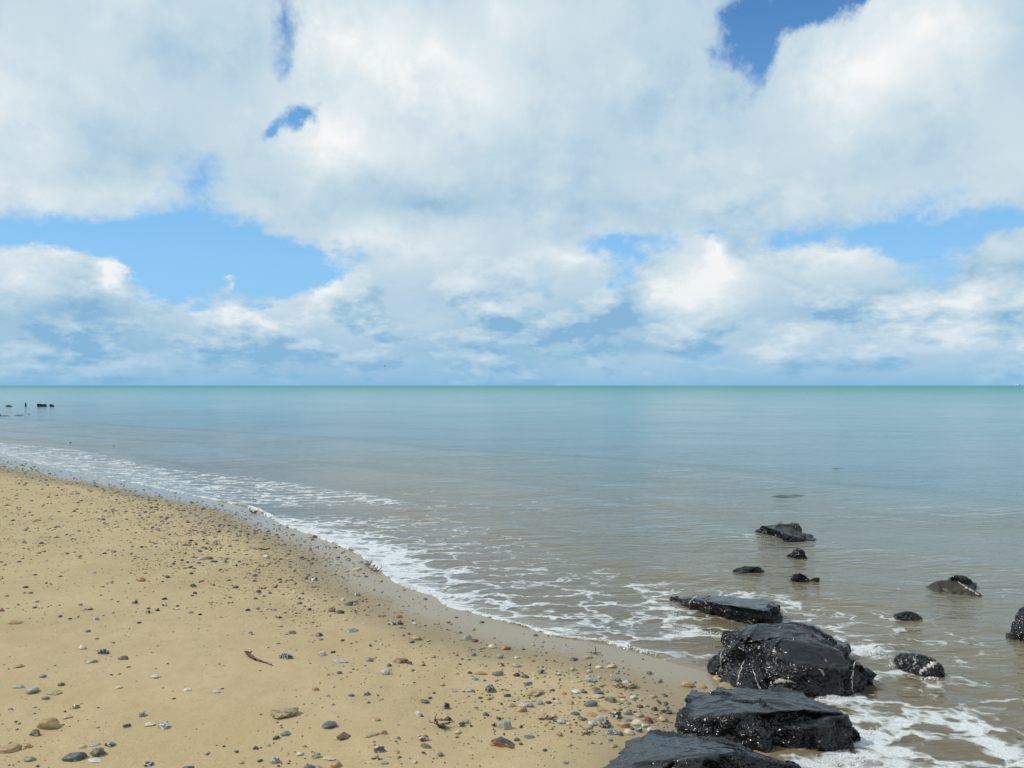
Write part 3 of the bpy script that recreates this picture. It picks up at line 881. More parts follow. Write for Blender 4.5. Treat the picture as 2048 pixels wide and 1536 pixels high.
# ------------------------------------------------------------------ pebbles
def stone_material(name, kind):
    m, n = new_mat(name)
    tc = n.new('ShaderNodeTexCoord').outputs['Object']
    oi = n.new('ShaderNodeObjectInfo')
    if kind == 'grit':
        base = n.new('ShaderNodeAttribute', attribute_name='tint').outputs['Color']
        tc = n.new('ShaderNodeNewGeometry').outputs['Position']
        sc_ = 70.0
    else:
        base = oi.outputs['Color']
        tc = n.v('ADD', tc, n.v('SCALE', n.comb(oi.outputs['Random'], oi.outputs['Random'], 0.3), 7.0))
        sc_ = 55.0
    n1 = n.noise(tc, sc_, 4.0, 0.6)
    n2 = n.noise(tc, sc_ * 5, 3.0, 0.65)
    col = n.mix(n.rng(n1, 0.3, 0.7, 0.0, 0.55), base, n.mix(1.0, base, (0.55, 0.53, 0.5, 1), 'MULTIPLY'))
    col = n.mix(n.rng(n2, 0.55, 0.75, 0.0, 0.28), col, (0.45, 0.42, 0.36, 1))
    rough = 0.45
    if kind == 'mottled':          # grey flint broken by white rind
        col = n.mix(n.rng(n.noise(tc, 62.0, 3.0, 0.7, dist=0.6), 0.50, 0.58), col, (0.52, 0.53, 0.52, 1))
        rough = 0.3
    elif kind == 'speckled':       # cream stone with dark blotches
        col = n.mix(n.rng(n.noise(tc, 48.0, 4.0, 0.75), 0.50, 0.58), col, (0.05, 0.045, 0.035, 1))
    elif kind == 'banded':
        wv = n.new('ShaderNodeTexWave', {'Vector': tc, 'Scale': 17.0, 'Distortion': 11.0, 'Detail': 3.0, 'Detail Scale': 2.0})
        col = n.mix(n.m('MULTIPLY', n.rng(wv.outputs['Fac'], 0.55, 0.85), n.rng(n1, 0.35, 0.6)), col, (0.34, 0.345, 0.34, 1))
        rough = 0.3
    elif kind == 'rind':           # dark heart, rusty rind on the flanks
        nz = n.sep(n.new('ShaderNodeNewGeometry').outputs['Normal'])[2]
        f = n.rng(n.m('ADD', nz, n.m('MULTIPLY', n.m('SUBTRACT', n1, 0.5), 1.1)), 0.62, 0.80)
        col = n.mix(f, n.mix(n.rng(n2, 0.35, 0.65), (0.40, 0.17, 0.025, 1), (0.22, 0.08, 0.015, 1)), col)
        rough = 0.3
    elif kind == 'split':          # one white weathered side, one black broken side
        xx = n.sep(n.new('ShaderNodeTexCoord').outputs['Generated'])[0]
        f = n.rng(n.m('ADD', xx, n.m('MULTIPLY', n.m('SUBTRACT', n1, 0.5), 0.5)), 0.55, 0.62)
        col = n.mix(f, col, (0.022, 0.022, 0.025, 1))
        rough = 0.35
    if kind != 'grit':             # sand sticking where the stone sits in the beach
        gzz = n.sep(n.new('ShaderNodeTexCoord').outputs['Generated'])[2]
        sf = n.rng(n.m('MULTIPLY_ADD', n.m('SUBTRACT', n1, 0.5), 0.9, gzz), 0.38, 0.62, 0.85, 0.0)
        col = n.mix(sf, col, (0.33, 0.26, 0.14, 1))
    bump = n.new('ShaderNodeBump', {'Strength': 0.6, 'Distance': 0.0025, 'Height': n.m('ADD', n1, n.m('MULTIPLY', n2, 0.5))})
    b = n.new('ShaderNodeBsdfPrincipled', {'Base Color': col, 'Roughness': rough, 'Specular IOR Level': 0.45, 'Normal': bump.outputs[0]})
    n.new('ShaderNodeOutputMaterial', {'Surface': b.outputs[0]})
    return m


SM = {k: stone_material('stone_' + k, k) for k in ('plain', 'mottled', 'speckled', 'banded', 'rind', 'split', 'grit')}
TINT = {
    'black': (0.022, 0.023, 0.026), 'dark': (0.050, 0.052, 0.058), 'slate': (0.085, 0.092, 0.105), 'grey': (0.17, 0.175, 0.175), 'pale': (0.33, 0.33, 0.315),
    'white': (0.50, 0.49, 0.455), 'cream': (0.50, 0.43, 0.30), 'tan': (0.36, 0.265, 0.14), 'ochre': (0.36, 0.235, 0.095), 'brown': (0.15, 0.085, 0.04),
    'orange': (0.34, 0.16, 0.055), 'vivid': (0.55, 0.11, 0.03), 'red': (0.16, 0.030, 0.018), 'pink': (0.50, 0.36, 0.27), 'olive': (0.12, 0.115, 0.075), 'greygreen': (0.13, 0.15, 0.135),
}


def ico(sub):
    bm = bmesh.new()
    bmesh.ops.create_icosphere(bm, subdivisions=sub, radius=1.0)
    v = np.array([p.co[:] for p in bm.verts])
    f = np.array([[q.index for q in p.verts] for p in bm.faces])
    bm.free()
    return v, f


ICO = {s: ico(s) for s in (1, 2, 3, 4)}


def stone_shape(sub, kind, seed):
    """unit stone; round = water-worn, ang = broken flint with faces, lump = knobbly"""
    r = np.random.default_rng(seed)
    v, f = ICO[sub]
    npl = {'round': 34, 'ang': 10, 'lump': 16, 'flat': 24}[kind]
    nrm = r.normal(size=(npl, 3)); nrm /= np.linalg.norm(nrm, axis=1)[:, None]
    off = r.uniform(0.78, 1.0, npl) if kind != 'ang' else r.uniform(0.55, 1.0, npl)
    dp = v @ nrm.T
    rad = np.where(dp > 0.05, off[None, :] / np.maximum(dp, 0.05), 9.0)
    k = {'round': 9.0, 'ang': 26.0, 'lump': 12.0, 'flat': 10.0}[kind]
    m = rad.min(axis=1, keepdims=True)
    R = (m[:, 0] - np.log(np.exp(-k * (rad - m)).sum(axis=1)) / k)
    s = seed * 1.37
    R = np.clip(R, 0.35, 1.4)
    if kind == 'lump':
        R = R * (1 + 0.55 * fbm(v[:, 0] * 1.6 + s, v[:, 1] * 1.6, v[:, 2] * 1.6, octv=3))
    else:
        R = R * (1 + 0.16 * fbm(v[:, 0] * 1.5 + s, v[:, 1] * 1.5, v[:, 2] * 1.5, octv=3))
    p = v * R[:, None]
    ext = p.max(0) - p.min(0)
    p = (p - (p.max(0) + p.min(0)) / 2) / ext * 2          # fills the unit box
    return p, f


NSEED = [100]


def stone(px, py, w, h, tint, kind, shape, label, group=None, sub=3, name='pebble', yaw=None, cat='pebble'):
    NSEED[0] += 1
    g = ground(px, py + h * 0.30)
    k = g.y / FPX
    sx = w * k * 0.47
    pit = (py - HY) / FPX
    sy = sx * random.uniform(0.62, 0.85)
    if shape == 'flat':
        sy = sx * 0.75
    sz = min(max((h * k - 2 * sy * pit * 0.62) / (2 * 0.72), 0.26 * sx), 1.0 * sx)
    p, f = stone_shape(sub, shape, NSEED[0])
    p = p * np.array([sx, sy, sz])
    a = yaw if yaw is not None else random.uniform(-0.35, 0.35)
    R = np.array([[math.cos(a), -math.sin(a), 0], [math.sin(a), math.cos(a), 0], [0, 0, 1]])
    o = mesh_obj(name, p @ R.T, f, SM[kind])
    o.location = g + Vector((0, 0, sz * random.uniform(0.04, 0.30)))
    o.rotation_euler = (random.uniform(-0.08, 0.08), random.uniform(-0.12, 0.12), 0)
    c = TINT[tint]
    j = random.uniform(0.88, 1.12)
    o.color = (c[0] * j, c[1] * j, c[2] * j, 1)
    tag(o, label, cat, group)
    PLACED.append((g.x, g.y, sx))
    return o


PLACED = []
# photo x, y, width, height, colour, pattern, shape, label
STONES = [
    (98, 1445, 48, 27, 'ochre', 'plain', 'round', 'large smooth yellow-ochre stone half buried behind a dark grey pebble'),
    (71, 1464, 25, 17, 'dark', 'plain', 'ang', 'dark blue-grey pebble tucked against the large yellow-ochre stone'),
    (20, 1492, 48, 19, 'ochre', 'plain', 'flat', 'long flat ochre stone sunk in sand, touching a smaller ochre lump'),
    (52, 1490, 28, 13, 'ochre', 'plain', 'lump', 'small knobbly ochre lump at the end of the long flat ochre stone'),
    (151, 1509, 48, 27, 'slate', 'plain', 'ang', 'big angular split grey flint with a pale flat facet'),
    (195, 1502, 40, 24, 'olive', 'plain', 'lump', 'rough grey-brown lump right beside the big split grey flint'),
    (166, 1491, 23, 14, 'cream', 'plain', 'round', 'smooth cream pebble just behind the big split grey flint'),
    (191, 1518, 34, 11, 'white', 'plain', 'flat', 'flat white chip in front of the rough grey-brown lump'),
    (190, 1487, 26, 10, 'pale', 'plain', 'flat', 'flat pale grey stone behind the rough grey-brown lump'),
    (223, 1485, 27, 15, 'dark', 'mottled', 'lump', 'knobbly dark flint mottled white, past the rough grey-brown lump'),
    (328, 1449, 29, 16, 'grey', 'mottled', 'lump', 'silvery white-mottled flint touching an elongated tan pebble'),
    (301, 1446, 24, 9, 'cream', 'plain', 'round', 'elongated tan pebble lying end-on to the silvery mottled flint'),
    (207, 1301, 29, 14, 'black', 'banded', 'lump', 'black flint with white bands, alone on smooth sand'),
    (246, 1314, 22, 12, 'greygreen', 'plain', 'round', 'rounded grey-green pebble with a thin trail of sand, past the banded flint'),
    (37, 1371, 25, 11, 'pale', 'plain', 'round', 'smaller of two pale grey half-buried pebbles side by side'),
    (65, 1379, 27, 14, 'pale', 'plain', 'round', 'larger of two pale grey half-buried pebbles side by side'),
    (111, 1382, 32, 9, 'tan', 'plain', 'flat', 'flat brownish stone barely rising from sand near the pale pair'),
    (92, 1394, 17, 9, 'grey', 'plain', 'round', 'small grey pebble in front of the flat brownish stone'),
    (376, 1377, 18, 8, 'white', 'plain', 'round', 'clean white oval pebble on bare sand, the thinner of two'),
    (434, 1382, 16, 9, 'white', 'plain', 'round', 'clean white oval pebble on bare sand, the plumper of two'),
    (309, 1352, 18, 9, 'white', 'plain', 'ang', 'bright white shell-like chip on bare sand'),
    (183, 1320, 26, 9, 'pale', 'mottled', 'lump', 'low white mottled lump beside a bluish buried patch'),
    (165, 1293, 17, 12, 'white', 'plain', 'round', 'rounded white pebble upslope of the banded black flint'),
    (39, 1330, 21, 10, 'ochre', 'plain', 'lump', 'rusty brown knobbly pebble alone on smooth sand'),
    (152, 1412, 15, 11, 'greygreen', 'mottled', 'ang', 'grey-green mottled chip upslope of the large ochre stone'),
    (254, 1450, 16, 9, 'dark', 'plain', 'ang', 'small dark wedge between the ochre stone and the silvery flint'),
    (284, 1427, 20, 12, 'olive', 'mottled', 'lump', 'ragged dark-and-tan lump upslope of the silvery flint'),
    (61, 1515, 25, 13, 'grey', 'plain', 'flat', 'flat grey stone near the bottom of the long ochre stone'),
    (238, 1374, 16, 8, 'cream', 'plain', 'round', 'cream oval pebble with a speck of grit beside it'),
    (298, 1527, 21, 14, 'dark', 'mottled', 'lump', 'dark mottled lump on open sand downslope of the silvery flint'),
    (376, 1533, 26, 13, 'slate', 'plain', 'ang', 'slate-grey angular stone on open sand near the mottled lump'),
    (137, 1431, 21, 9, 'pink', 'plain', 'flat', 'thin pinkish-white flat stone behind the large ochre stone'),
    (573, 1312, 30, 17, 'black', 'banded', 'ang', 'jagged black flint at the end of the reddish stick'),
    (645, 1303, 19, 23, 'pale', 'mottled', 'lump', 'tall whitish rough flint upslope of the jagged black flint'),
    (771, 1343, 21, 13, 'pale', 'mottled', 'lump', 'glassy pale grey lump on bare sand by itself'),
    (704, 1259, 29, 12, 'grey', 'banded', 'flat', 'flat silver-grey stone with dark bands on damp sand'),
    (566, 1423, 64, 19, 'tan', 'speckled', 'flat', 'long speckled cream-and-black stone lying across the sand'),
    (656, 1447, 40, 17, 'slate', 'plain', 'ang', 'dark slate wedge tapering to a point'),
    (686, 1470, 32, 19, 'brown', 'plain', 'ang', 'brown three-sided stone with white chips at its foot'),
    (676, 1475, 16, 7, 'white', 'plain', 'ang', 'white chip lying at the foot of the brown three-sided stone'),
    (742, 1467, 34, 11, 'tan', 'plain', 'round', 'pale bone-like tan stone with a knob touching its end'),
    (767, 1463, 17, 14, 'ochre', 'plain', 'lump', 'ochre knob at the end of the pale bone-like stone'),
    (760, 1495, 26, 25, 'slate', 'mottled', 'lump', 'tall knobbly blue-grey flint with white glints'),
    (848, 1475, 24, 16, 'red', 'mottled', 'lump', 'red-brown and black lump sitting above a pale shard'),
    (852, 1489, 28, 12, 'olive', 'plain', 'flat', 'pale olive shard under the red-brown lump'),
    (840, 1427, 26, 17, 'white', 'split', 'ang', 'half white, half black flint beside a yellow stain of buried stone'),
    (889, 1410, 24, 19, 'pale', 'split', 'ang', 'pyramid-shaped flint, pale on one side and black on the other'),
    (850, 1401, 19, 9, 'slate', 'plain', 'flat', 'small slate chip upslope of the half white flint'),
    (896, 1435, 19, 13, 'black', 'plain', 'ang', 'blocky black stone just behind the black seaweed clump'),
    (550, 1518, 21, 17, 'grey', 'mottled', 'round', 'round grey mottled pebble on open sand'),
    (619, 1531, 30, 18, 'slate', 'plain', 'round', 'dark grey domed stone next to a smaller grey one'),
    (638, 1534, 20, 12, 'grey', 'plain', 'round', 'smaller grey stone against the dark domed stone'),
    (672, 1527, 24, 19, 'ochre', 'plain', 'round', 'round ochre stone with a brown scar, near the dark domed stone'),
    (633, 1510, 19, 14, 'grey', 'mottled', 'lump', 'silvery pebble with black rim beside a flat cream stone'),
    (660, 1514, 34, 8, 'cream', 'plain', 'flat', 'flat cream stone sunk level with the sand'),
    (512, 1494, 13, 11, 'dark', 'plain', 'round', 'small dark round pebble by itself on bare sand'),
    (631, 1377, 16, 10, 'orange', 'plain', 'round', 'orange-brown rounded pebble by itself on bare sand'),
    (733, 1386, 19, 10, 'black', 'mottled', 'lump', 'black mottled chip with a tan crumb behind it'),
    (801, 1320, 33, 13, 'brown', 'plain', 'flat', 'long flat brown-grey stone with a dark nub at its end'),
    (819, 1325, 13, 8, 'dark', 'plain', 'lump', 'dark nub touching the long flat brown-grey stone'),
    (681, 1321, 31, 7, 'pale', 'plain', 'flat', 'thin pale grey flake lying level with the sand'),
    (639, 1268, 17, 11, 'brown', 'split', 'round', 'round pebble, pinkish white on one side and brown on the other'),
    (738, 1318, 19, 10, 'grey', 'plain', 'round', 'smooth blue-grey oval pebble near the long flat brown-grey stone'),
    (584, 1263, 19, 7, 'olive', 'plain', 'flat', 'flat olive-grey pebble upslope of the jagged black flint'),
    (832, 1274, 26, 13, 'tan', 'plain', 'round', 'rounded tan-grey stone on damp sand with dark chips before it'),
    (752, 1437, 23, 9, 'ochre', 'plain', 'flat', 'pale orange patch of stone showing through the sand'),
    (572, 1465, 22, 10, 'grey', 'plain', 'flat', 'flat grey-brown chip with two dark crumbs beside it'),
    (981, 1377, 25, 20, 'dark', 'banded', 'round', 'round dark pebble with silver bands, largest of its kind'),
    (973, 1427, 16, 9, 'dark', 'plain', 'flat', 'flat smooth dark grey oval, alone below the banded round pebble'),
    (1005, 1480, 54, 25, 'dark', 'rind', 'lump', 'large orange-rimmed flint with a dark grey heart'),
    (1033, 1477, 15, 11, 'slate', 'plain', 'ang', 'small blue-grey chip at the end of the orange-rimmed flint'),
    (1042, 1486, 10, 7, 'brown', 'plain', 'round', 'little brown pebble beside the orange-rimmed flint'),
    (1012, 1449, 32, 23, 'pale', 'plain', 'ang', 'pale grey triangular stone behind the orange-rimmed flint'),
    (1058, 1471, 26, 10, 'greygreen', 'plain', 'flat', 'grey-green flat shard past the orange-rimmed flint'),
    (1041, 1417, 29, 17, 'ochre', 'plain', 'round', 'smooth ochre oval stone leaning on a whitish flint'),
    (1051, 1405, 38, 21, 'pale', 'mottled', 'lump', 'whitish hollowed flint behind the smooth ochre oval'),
    (1070, 1383, 48, 17, 'tan', 'plain', 'lump', 'long sandy-tan stone behind the whitish hollowed flint'),
    (1128, 1386, 13, 8, 'vivid', 'plain', 'round', 'vivid orange-red pebble on wet sand'),
    (1181, 1405, 30, 19, 'greygreen', 'plain', 'round', 'dark grey-green rounded stone with a paler flank'),
    (1115, 1403, 18, 13, 'cream', 'plain', 'round', 'round cream pebble with a dark ring of shade'),
    (1078, 1404, 18, 12, 'pale', 'plain', 'ang', 'pale grey block between the whitish flint and the round cream pebble'),
    (1098, 1404, 16, 7, 'black', 'plain', 'flat', 'thin black chip lying between pale block and round cream pebble'),
    (1088, 1431, 32, 15, 'tan', 'plain', 'lump', 'sandy crusted tan lump on top of dark weed'),
    (1106, 1430, 18, 11, 'pink', 'plain', 'lump', 'pinkish-tan lump at the end of the sandy crusted lump'),
    (1084, 1342, 18, 12, 'black', 'mottled', 'lump', 'black knobbly pebble on damp sand by itself'),
    (1034, 1349, 14, 10, 'black', 'plain', 'ang', 'black pointed chip with a bluish flake under it'),
    (1050, 1352, 17, 11, 'dark', 'plain', 'round', 'dark brown-grey pebble next to the black pointed chip'),
    (1068, 1349, 9, 7, 'cream', 'plain', 'round', 'tiny cream pebble next to the dark brown-grey one'),
    (1181, 1358, 30, 13, 'pale', 'plain', 'lump', 'pale grey-white stone on wet sand, low and broad'),
    (1231, 1356, 24, 12, 'grey', 'plain', 'round', 'grey oval stone on wet sand behind an ochre one'),
    (1264, 1370, 26, 17, 'tan', 'plain', 'lump', 'pitted tan stone resting against dark weed on wet sand'),
    (1198, 1384, 22, 12, 'slate', 'plain', 'flat', 'slate oval lying on a cream stone'),
    (1196, 1391, 28, 10, 'cream', 'plain', 'flat', 'cream flat stone under the slate oval'),
    (1210, 1446, 30, 21, 'black', 'banded', 'lump', 'black knobbly flint in the middle of the pebble pile by the slab'),
    (1200, 1435, 17, 15, 'pale', 'plain', 'round', 'small round whitish pebble resting on the black knobbly flint'),
    (1234, 1428, 28, 22, 'black', 'mottled', 'lump', 'taller black glinting flint at the back of the pebble pile'),
    (1247, 1447, 29, 17, 'tan', 'plain', 'round', 'smooth tan pebble in the pile beside the black flints'),
    (1274, 1443, 28, 18, 'cream', 'plain', 'round', 'lumpy cream-yellow pebble in the pile next to the dark red stone'),
    (1299, 1439, 21, 19, 'red', 'plain', 'round', 'dark brick-red stone in the pebble pile'),
    (1258, 1462, 25, 16, 'cream', 'plain', 'round', 'cream rounded pebble at the slab edge of the pile'),
    (1278, 1428, 24, 15, 'tan', 'plain', 'round', 'tan oval pebble behind the dark red stone'),
    (1278, 1459, 15, 13, 'dark', 'mottled', 'round', 'dark greenish pebble at the slab edge of the pile'),
    (1301, 1458, 15, 16, 'white', 'plain', 'ang', 'upright white shard in front of the dark red stone'),
    (1289, 1450, 14, 13, 'white', 'plain', 'ang', 'white shard wedged between cream-yellow pebble and red stone'),
    (1224, 1462, 26, 15, 'slate', 'mottled', 'round', 'grey marbled pebble at the sandward edge of the pile'),
    (1240, 1466, 15, 13, 'dark', 'plain', 'round', 'dark round pebble squeezed against the marbled grey one'),
    (1364, 1463, 27, 9, 'pink', 'plain', 'flat', 'pinkish flat stone touching the black slabs'),
    (1326, 1436, 26, 16, 'tan', 'plain', 'lump', 'sandy tan lump between the dark red stone and the black slab'),
    (1208, 1418, 36, 14, 'tan', 'plain', 'lump', 'sandy mound-like tan stone at the back of the pile'),
    (1180, 1427, 30, 11, 'ochre', 'plain', 'round', 'long ochre pebble at the sandward side of the pile'),
    (1256, 1424, 20, 13, 'grey', 'plain', 'round', 'smooth grey oval between the tan pebbles of the pile'),
    (1184, 1444, 21, 15, 'pale', 'mottled', 'lump', 'whitish glinting lump against the black knobbly flint'),
    (1309, 1417, 17, 10, 'black', 'plain', 'lump', 'black knob at the head of a strip of weed'),
    (1375, 1367, 30, 16, 'ochre', 'plain', 'round', 'wet ochre pebble by the boulder, the glossier of the rounded pair'),
    (1402, 1370, 27, 13, 'ochre', 'plain', 'round', 'wet ochre pebble by the boulder, the flatter of the rounded pair'),
    (1442, 1353, 42, 16, 'ochre', 'plain', 'flat', 'flat ochre slab-like stone washed by water at the boulder foot'),
    (1456, 1368, 40, 12, 'tan', 'plain', 'flat', 'thin ochre stone between the boulder and the broad slab'),
    (1148, 1317, 21, 9, 'dark', 'plain', 'ang', 'dark stub like a broken twig end on wet sand'),
    (1221, 1331, 26, 11, 'pink', 'plain', 'lump', 'pale pinkish stone on wet sand, the larger of two touching'),
    (1197, 1332, 18, 9, 'cream', 'plain', 'lump', 'pale stone on wet sand, the smaller of two touching'),
    (1174, 1312, 26, 10, 'tan', 'plain', 'lump', 'broad tan stone on wet sand with dark weed behind'),
    (985, 1291, 20, 13, 'cream', 'plain', 'round', 'cream rounded stone paired with an orange one on damp sand'),
    (1010, 1294, 25, 12, 'orange', 'plain', 'ang', 'orange-tan stone with a dark shaded end, paired with a cream one'),
    (1000, 1312, 17, 11, 'pale', 'plain', 'round', 'bluish-white pebble with a scoured hollow beside it'),
    (947, 1309, 13, 9, 'greygreen', 'plain', 'ang', 'small blue-grey block beside a tan pebble'),
    (1032, 1329, 21, 11, 'pale', 'plain', 'round', 'pale oval stone with a dark sliver lying behind it'),
    (934, 1275, 22, 14, 'pale', 'plain', 'ang', 'whitish angular stone with a red-brown chip at its side'),
    (950, 1281, 15, 8, 'red', 'plain', 'ang', 'red-brown chip at the side of the whitish angular stone'),
    (961, 1345, 30, 10, 'ochre', 'plain', 'lump', 'sandy ochre stone with a black-and-white pebble at its end'),
    (940, 1345, 12, 9, 'dark', 'split', 'round', 'black-and-white pebble at the end of the sandy ochre stone'),
    (996, 1346, 25, 12, 'greygreen', 'plain', 'flat', 'grey-green worn stone past the sandy ochre one'),
    (939, 1378, 20, 10, 'pale', 'plain', 'round', 'pale grey pebble, the nearer of two before the banded round pebble'),
    (908, 1380, 16, 7, 'pale', 'plain', 'flat', 'pale flat flake off by itself upslope of the pyramid flint'),
    (628, 1158, 17, 10, 'dark', 'mottled', 'round', 'shiny dark pebble trailing a line in the damp sand'),
    (715, 1188, 14, 12, 'slate', 'mottled', 'round', 'domed grey pebble standing proud of the damp sand'),
    (697, 1207, 20, 10, 'slate', 'plain', 'lump', 'blue-black lump below two pale chips on damp sand'),
    (685, 1198, 13, 7, 'cream', 'plain', 'ang', 'pale chip leaning on the blue-black lump'),
    (664, 1220, 18, 9, 'brown', 'plain', 'lump', 'rusty brown lump joined to a dark one on damp sand'),
    (681, 1223, 18, 10, 'black', 'plain', 'lump', 'black lump joined to the rusty brown one'),
    (797, 1232, 17, 9, 'orange', 'plain', 'round', 'bright orange-brown oval pebble on wet sand'),
    (783, 1246, 20, 9, 'dark', 'mottled', 'lump', 'silver-flecked dark lump, first of a short row'),
    (801, 1246, 14, 10, 'black', 'plain', 'lump', 'dark purple-brown lump closing the short row'),
    (713, 1137, 24, 6, 'cream', 'plain', 'flat', 'flat creamy-white stone just inland of the upright weed tuft'),
    (517, 1182, 13, 8, 'black', 'plain', 'round', 'glossy black pebble with one bright glint on dry sand'),
    (496, 1220, 12, 7, 'black', 'plain', 'round', 'black pebble on bare sand seaward of the reddish stick'),
    (625, 1072, 24, 6, 'tan', 'split', 'flat', 'flat tan stone with a black end poking into the foam'),
    (533, 1113, 15, 10, 'white', 'plain', 'lump', 'bright white lump beside a scatter of tiny black chips'),
    (282, 1158, 21, 9, 'orange', 'plain', 'round', 'shiny rusty-brown pebble with a pointed sand tail'),
    (386, 1170, 20, 10, 'black', 'plain', 'lump', 'irregular black pebble between two rows of brown crumbs'),
    (391, 1186, 9, 7, 'black', 'plain', 'round', 'little black pebble just downslope of the irregular black one'),
    (329, 1208, 12, 9, 'brown', 'mottled', 'round', 'round brown speckled pebble under a dark oval one'),
    (329, 1197, 12, 7, 'dark', 'plain', 'round', 'dark oval pebble above the round brown speckled one'),
    (270, 1204, 13, 8, 'pale', 'split', 'ang', 'white chip with a black edge on dry sand'),
    (297, 1223, 13, 9, 'pale', 'split', 'round', 'grey-white rounded pebble with a dark side on dry sand'),
    (192, 1236, 15, 9, 'pale', 'mottled', 'lump', 'sparkling silver-white lump on bare dry sand'),
    (4, 1219, 12, 9, 'red', 'plain', 'round', 'purplish-red round pebble on dry sand'),
    (172, 1216, 30, 9, 'tan', 'plain', 'lump', 'tan stone with a dark tail of weed'),
    (28, 1243, 36, 8, 'ochre', 'plain', 'flat', 'long low straw-coloured stone sunk in dry sand'),
    (417, 1116, 20, 8, 'brown', 'plain', 'ang', 'brown chip in a cluster of pale and grey stones'),
    (402, 1117, 16, 9, 'pale', 'mottled', 'round', 'pale mottled pebble in the cluster with the brown chip'),
    (428, 1122, 17, 5, 'black', 'plain', 'flat', 'thin black flake before the cluster with the brown chip'),
    (509, 1150, 14, 6, 'slate', 'plain', 'round', 'purplish slate oval pebble on dry sand'),
    (470, 1173, 15, 7, 'slate', 'plain', 'flat', 'grey chip with a white crumb before it'),
    (501, 1266, 12, 10, 'dark', 'mottled', 'ang', 'dark green-grey chip with white crumbs beside it'),
    (250, 1317, 14, 5, 'dark', 'plain', 'flat', 'thin dark sliver leaning on the grey-green pebble'),
]
for row in STONES:
    px, py, w, h, tint, kind, shape, label = row
    stone(px, py, w, h, tint, kind, shape, label, sub=4 if w >= 28 else 3)

# ------------------------------------------------------------------ scattered pebbles and grit
def scatter():
    r = np.random.default_rng(11)
    N = 640000
    x = r.uniform(-22, 3.0, N)
    y = 1.6 + 28 * r.random(N) ** 1.6
    w_pdf = ((y - 1.6) / 28 + 1e-4) ** (0.375)          # sampling is denser near; weight back
    df = sdist(FRONT, x, y)
    px = CX + x / y * FPX
    m = (df < -0.03) & (px > -500) & (x < 1.35)
    x, y, df, w_pdf, px = x[m], y[m], df[m], w_pdf[m], px[m]
    cl = fbm(x * 0.9 + 5, y * 0.9, octv=3)
    band = np.exp(-((df + 0.95 + 0.5 * cl) / 0.55) ** 2)
    far = sstep(5.5, 9.0, y)
    dens = 0.07 + 0.34 * sstep(0.02, 0.4, cl) + band * (0.35 + 0.75 * far) + 0.22 * far
    for (qx, qy, qr, qw) in [(1240, 1438, .26, 2.0), (1290, 1430, .2, 1.2), (1150, 1400, .40, .45), (1100, 1405, .30, .7), (1220, 1368, .28, .5), (1000, 1300, .35, .35), (690, 1215, .5, .4), (560, 1085, 1.0, .6), (420, 1118, .7, .4), (650, 1120, .8, .5)]:
        c = ground(qx, qy)
        dens = dens + qw * np.exp(-((x - c.x) ** 2 + (y - c.y) ** 2) / qr ** 2)
    dens = dens * (0.30 + 0.70 * sstep(-0.05, -0.4, df)) * (1 - 0.7 * sstep(9.5, 14.0, y))
    keep = r.random(len(x)) < np.clip(dens, 0, 1) * (0.35 + 0.65 * w_pdf / w_pdf.max())
    x, y, df = x[keep], y[keep], df[keep]
    n = len(x)
    size = 0.0039 * (1 - r.random(n)) ** (-1 / 2.1)     # half width, a heavy tail of larger stones
    size = np.minimum(size, 0.023) * (0.8 + 0.35 * sstep(5, 12, y))
    pc = ground(1240, 1436)
    size = size * (1 + 1.1 * np.exp(-((x - pc.x) ** 2 + (y - pc.y) ** 2) / 0.16 ** 2))
    pc = ground(1130, 1395)
    size = size * (1 + 0.7 * np.exp(-((x - pc.x) ** 2 + (y - pc.y) ** 2) / 0.5 ** 2))
    for (sx_, sy_, sr) in PLACED:                         # leave room round the placed stones
        d = np.hypot(x - sx_, y - sy_)
        size = np.where(d < sr * 1.0 + size, 0, size)
    k = size > 0
    x, y, df, size = x[k], y[k], df[k], size[k]
    z = beach_z(x, y)
    names = ['black', 'dark', 'slate', 'grey', 'pale', 'white', 'cream', 'tan', 'ochre', 'brown', 'orange', 'olive', 'greygreen', 'pink']
    p = np.array([.05, .12, .10, .10, .06, .05, .11, .20, .07, .07, .01, .07, .02, .01])
    ci = r.choice(len(names), len(x), p=p / p.sum())
    return x, y, z, df, size, ci, names, r


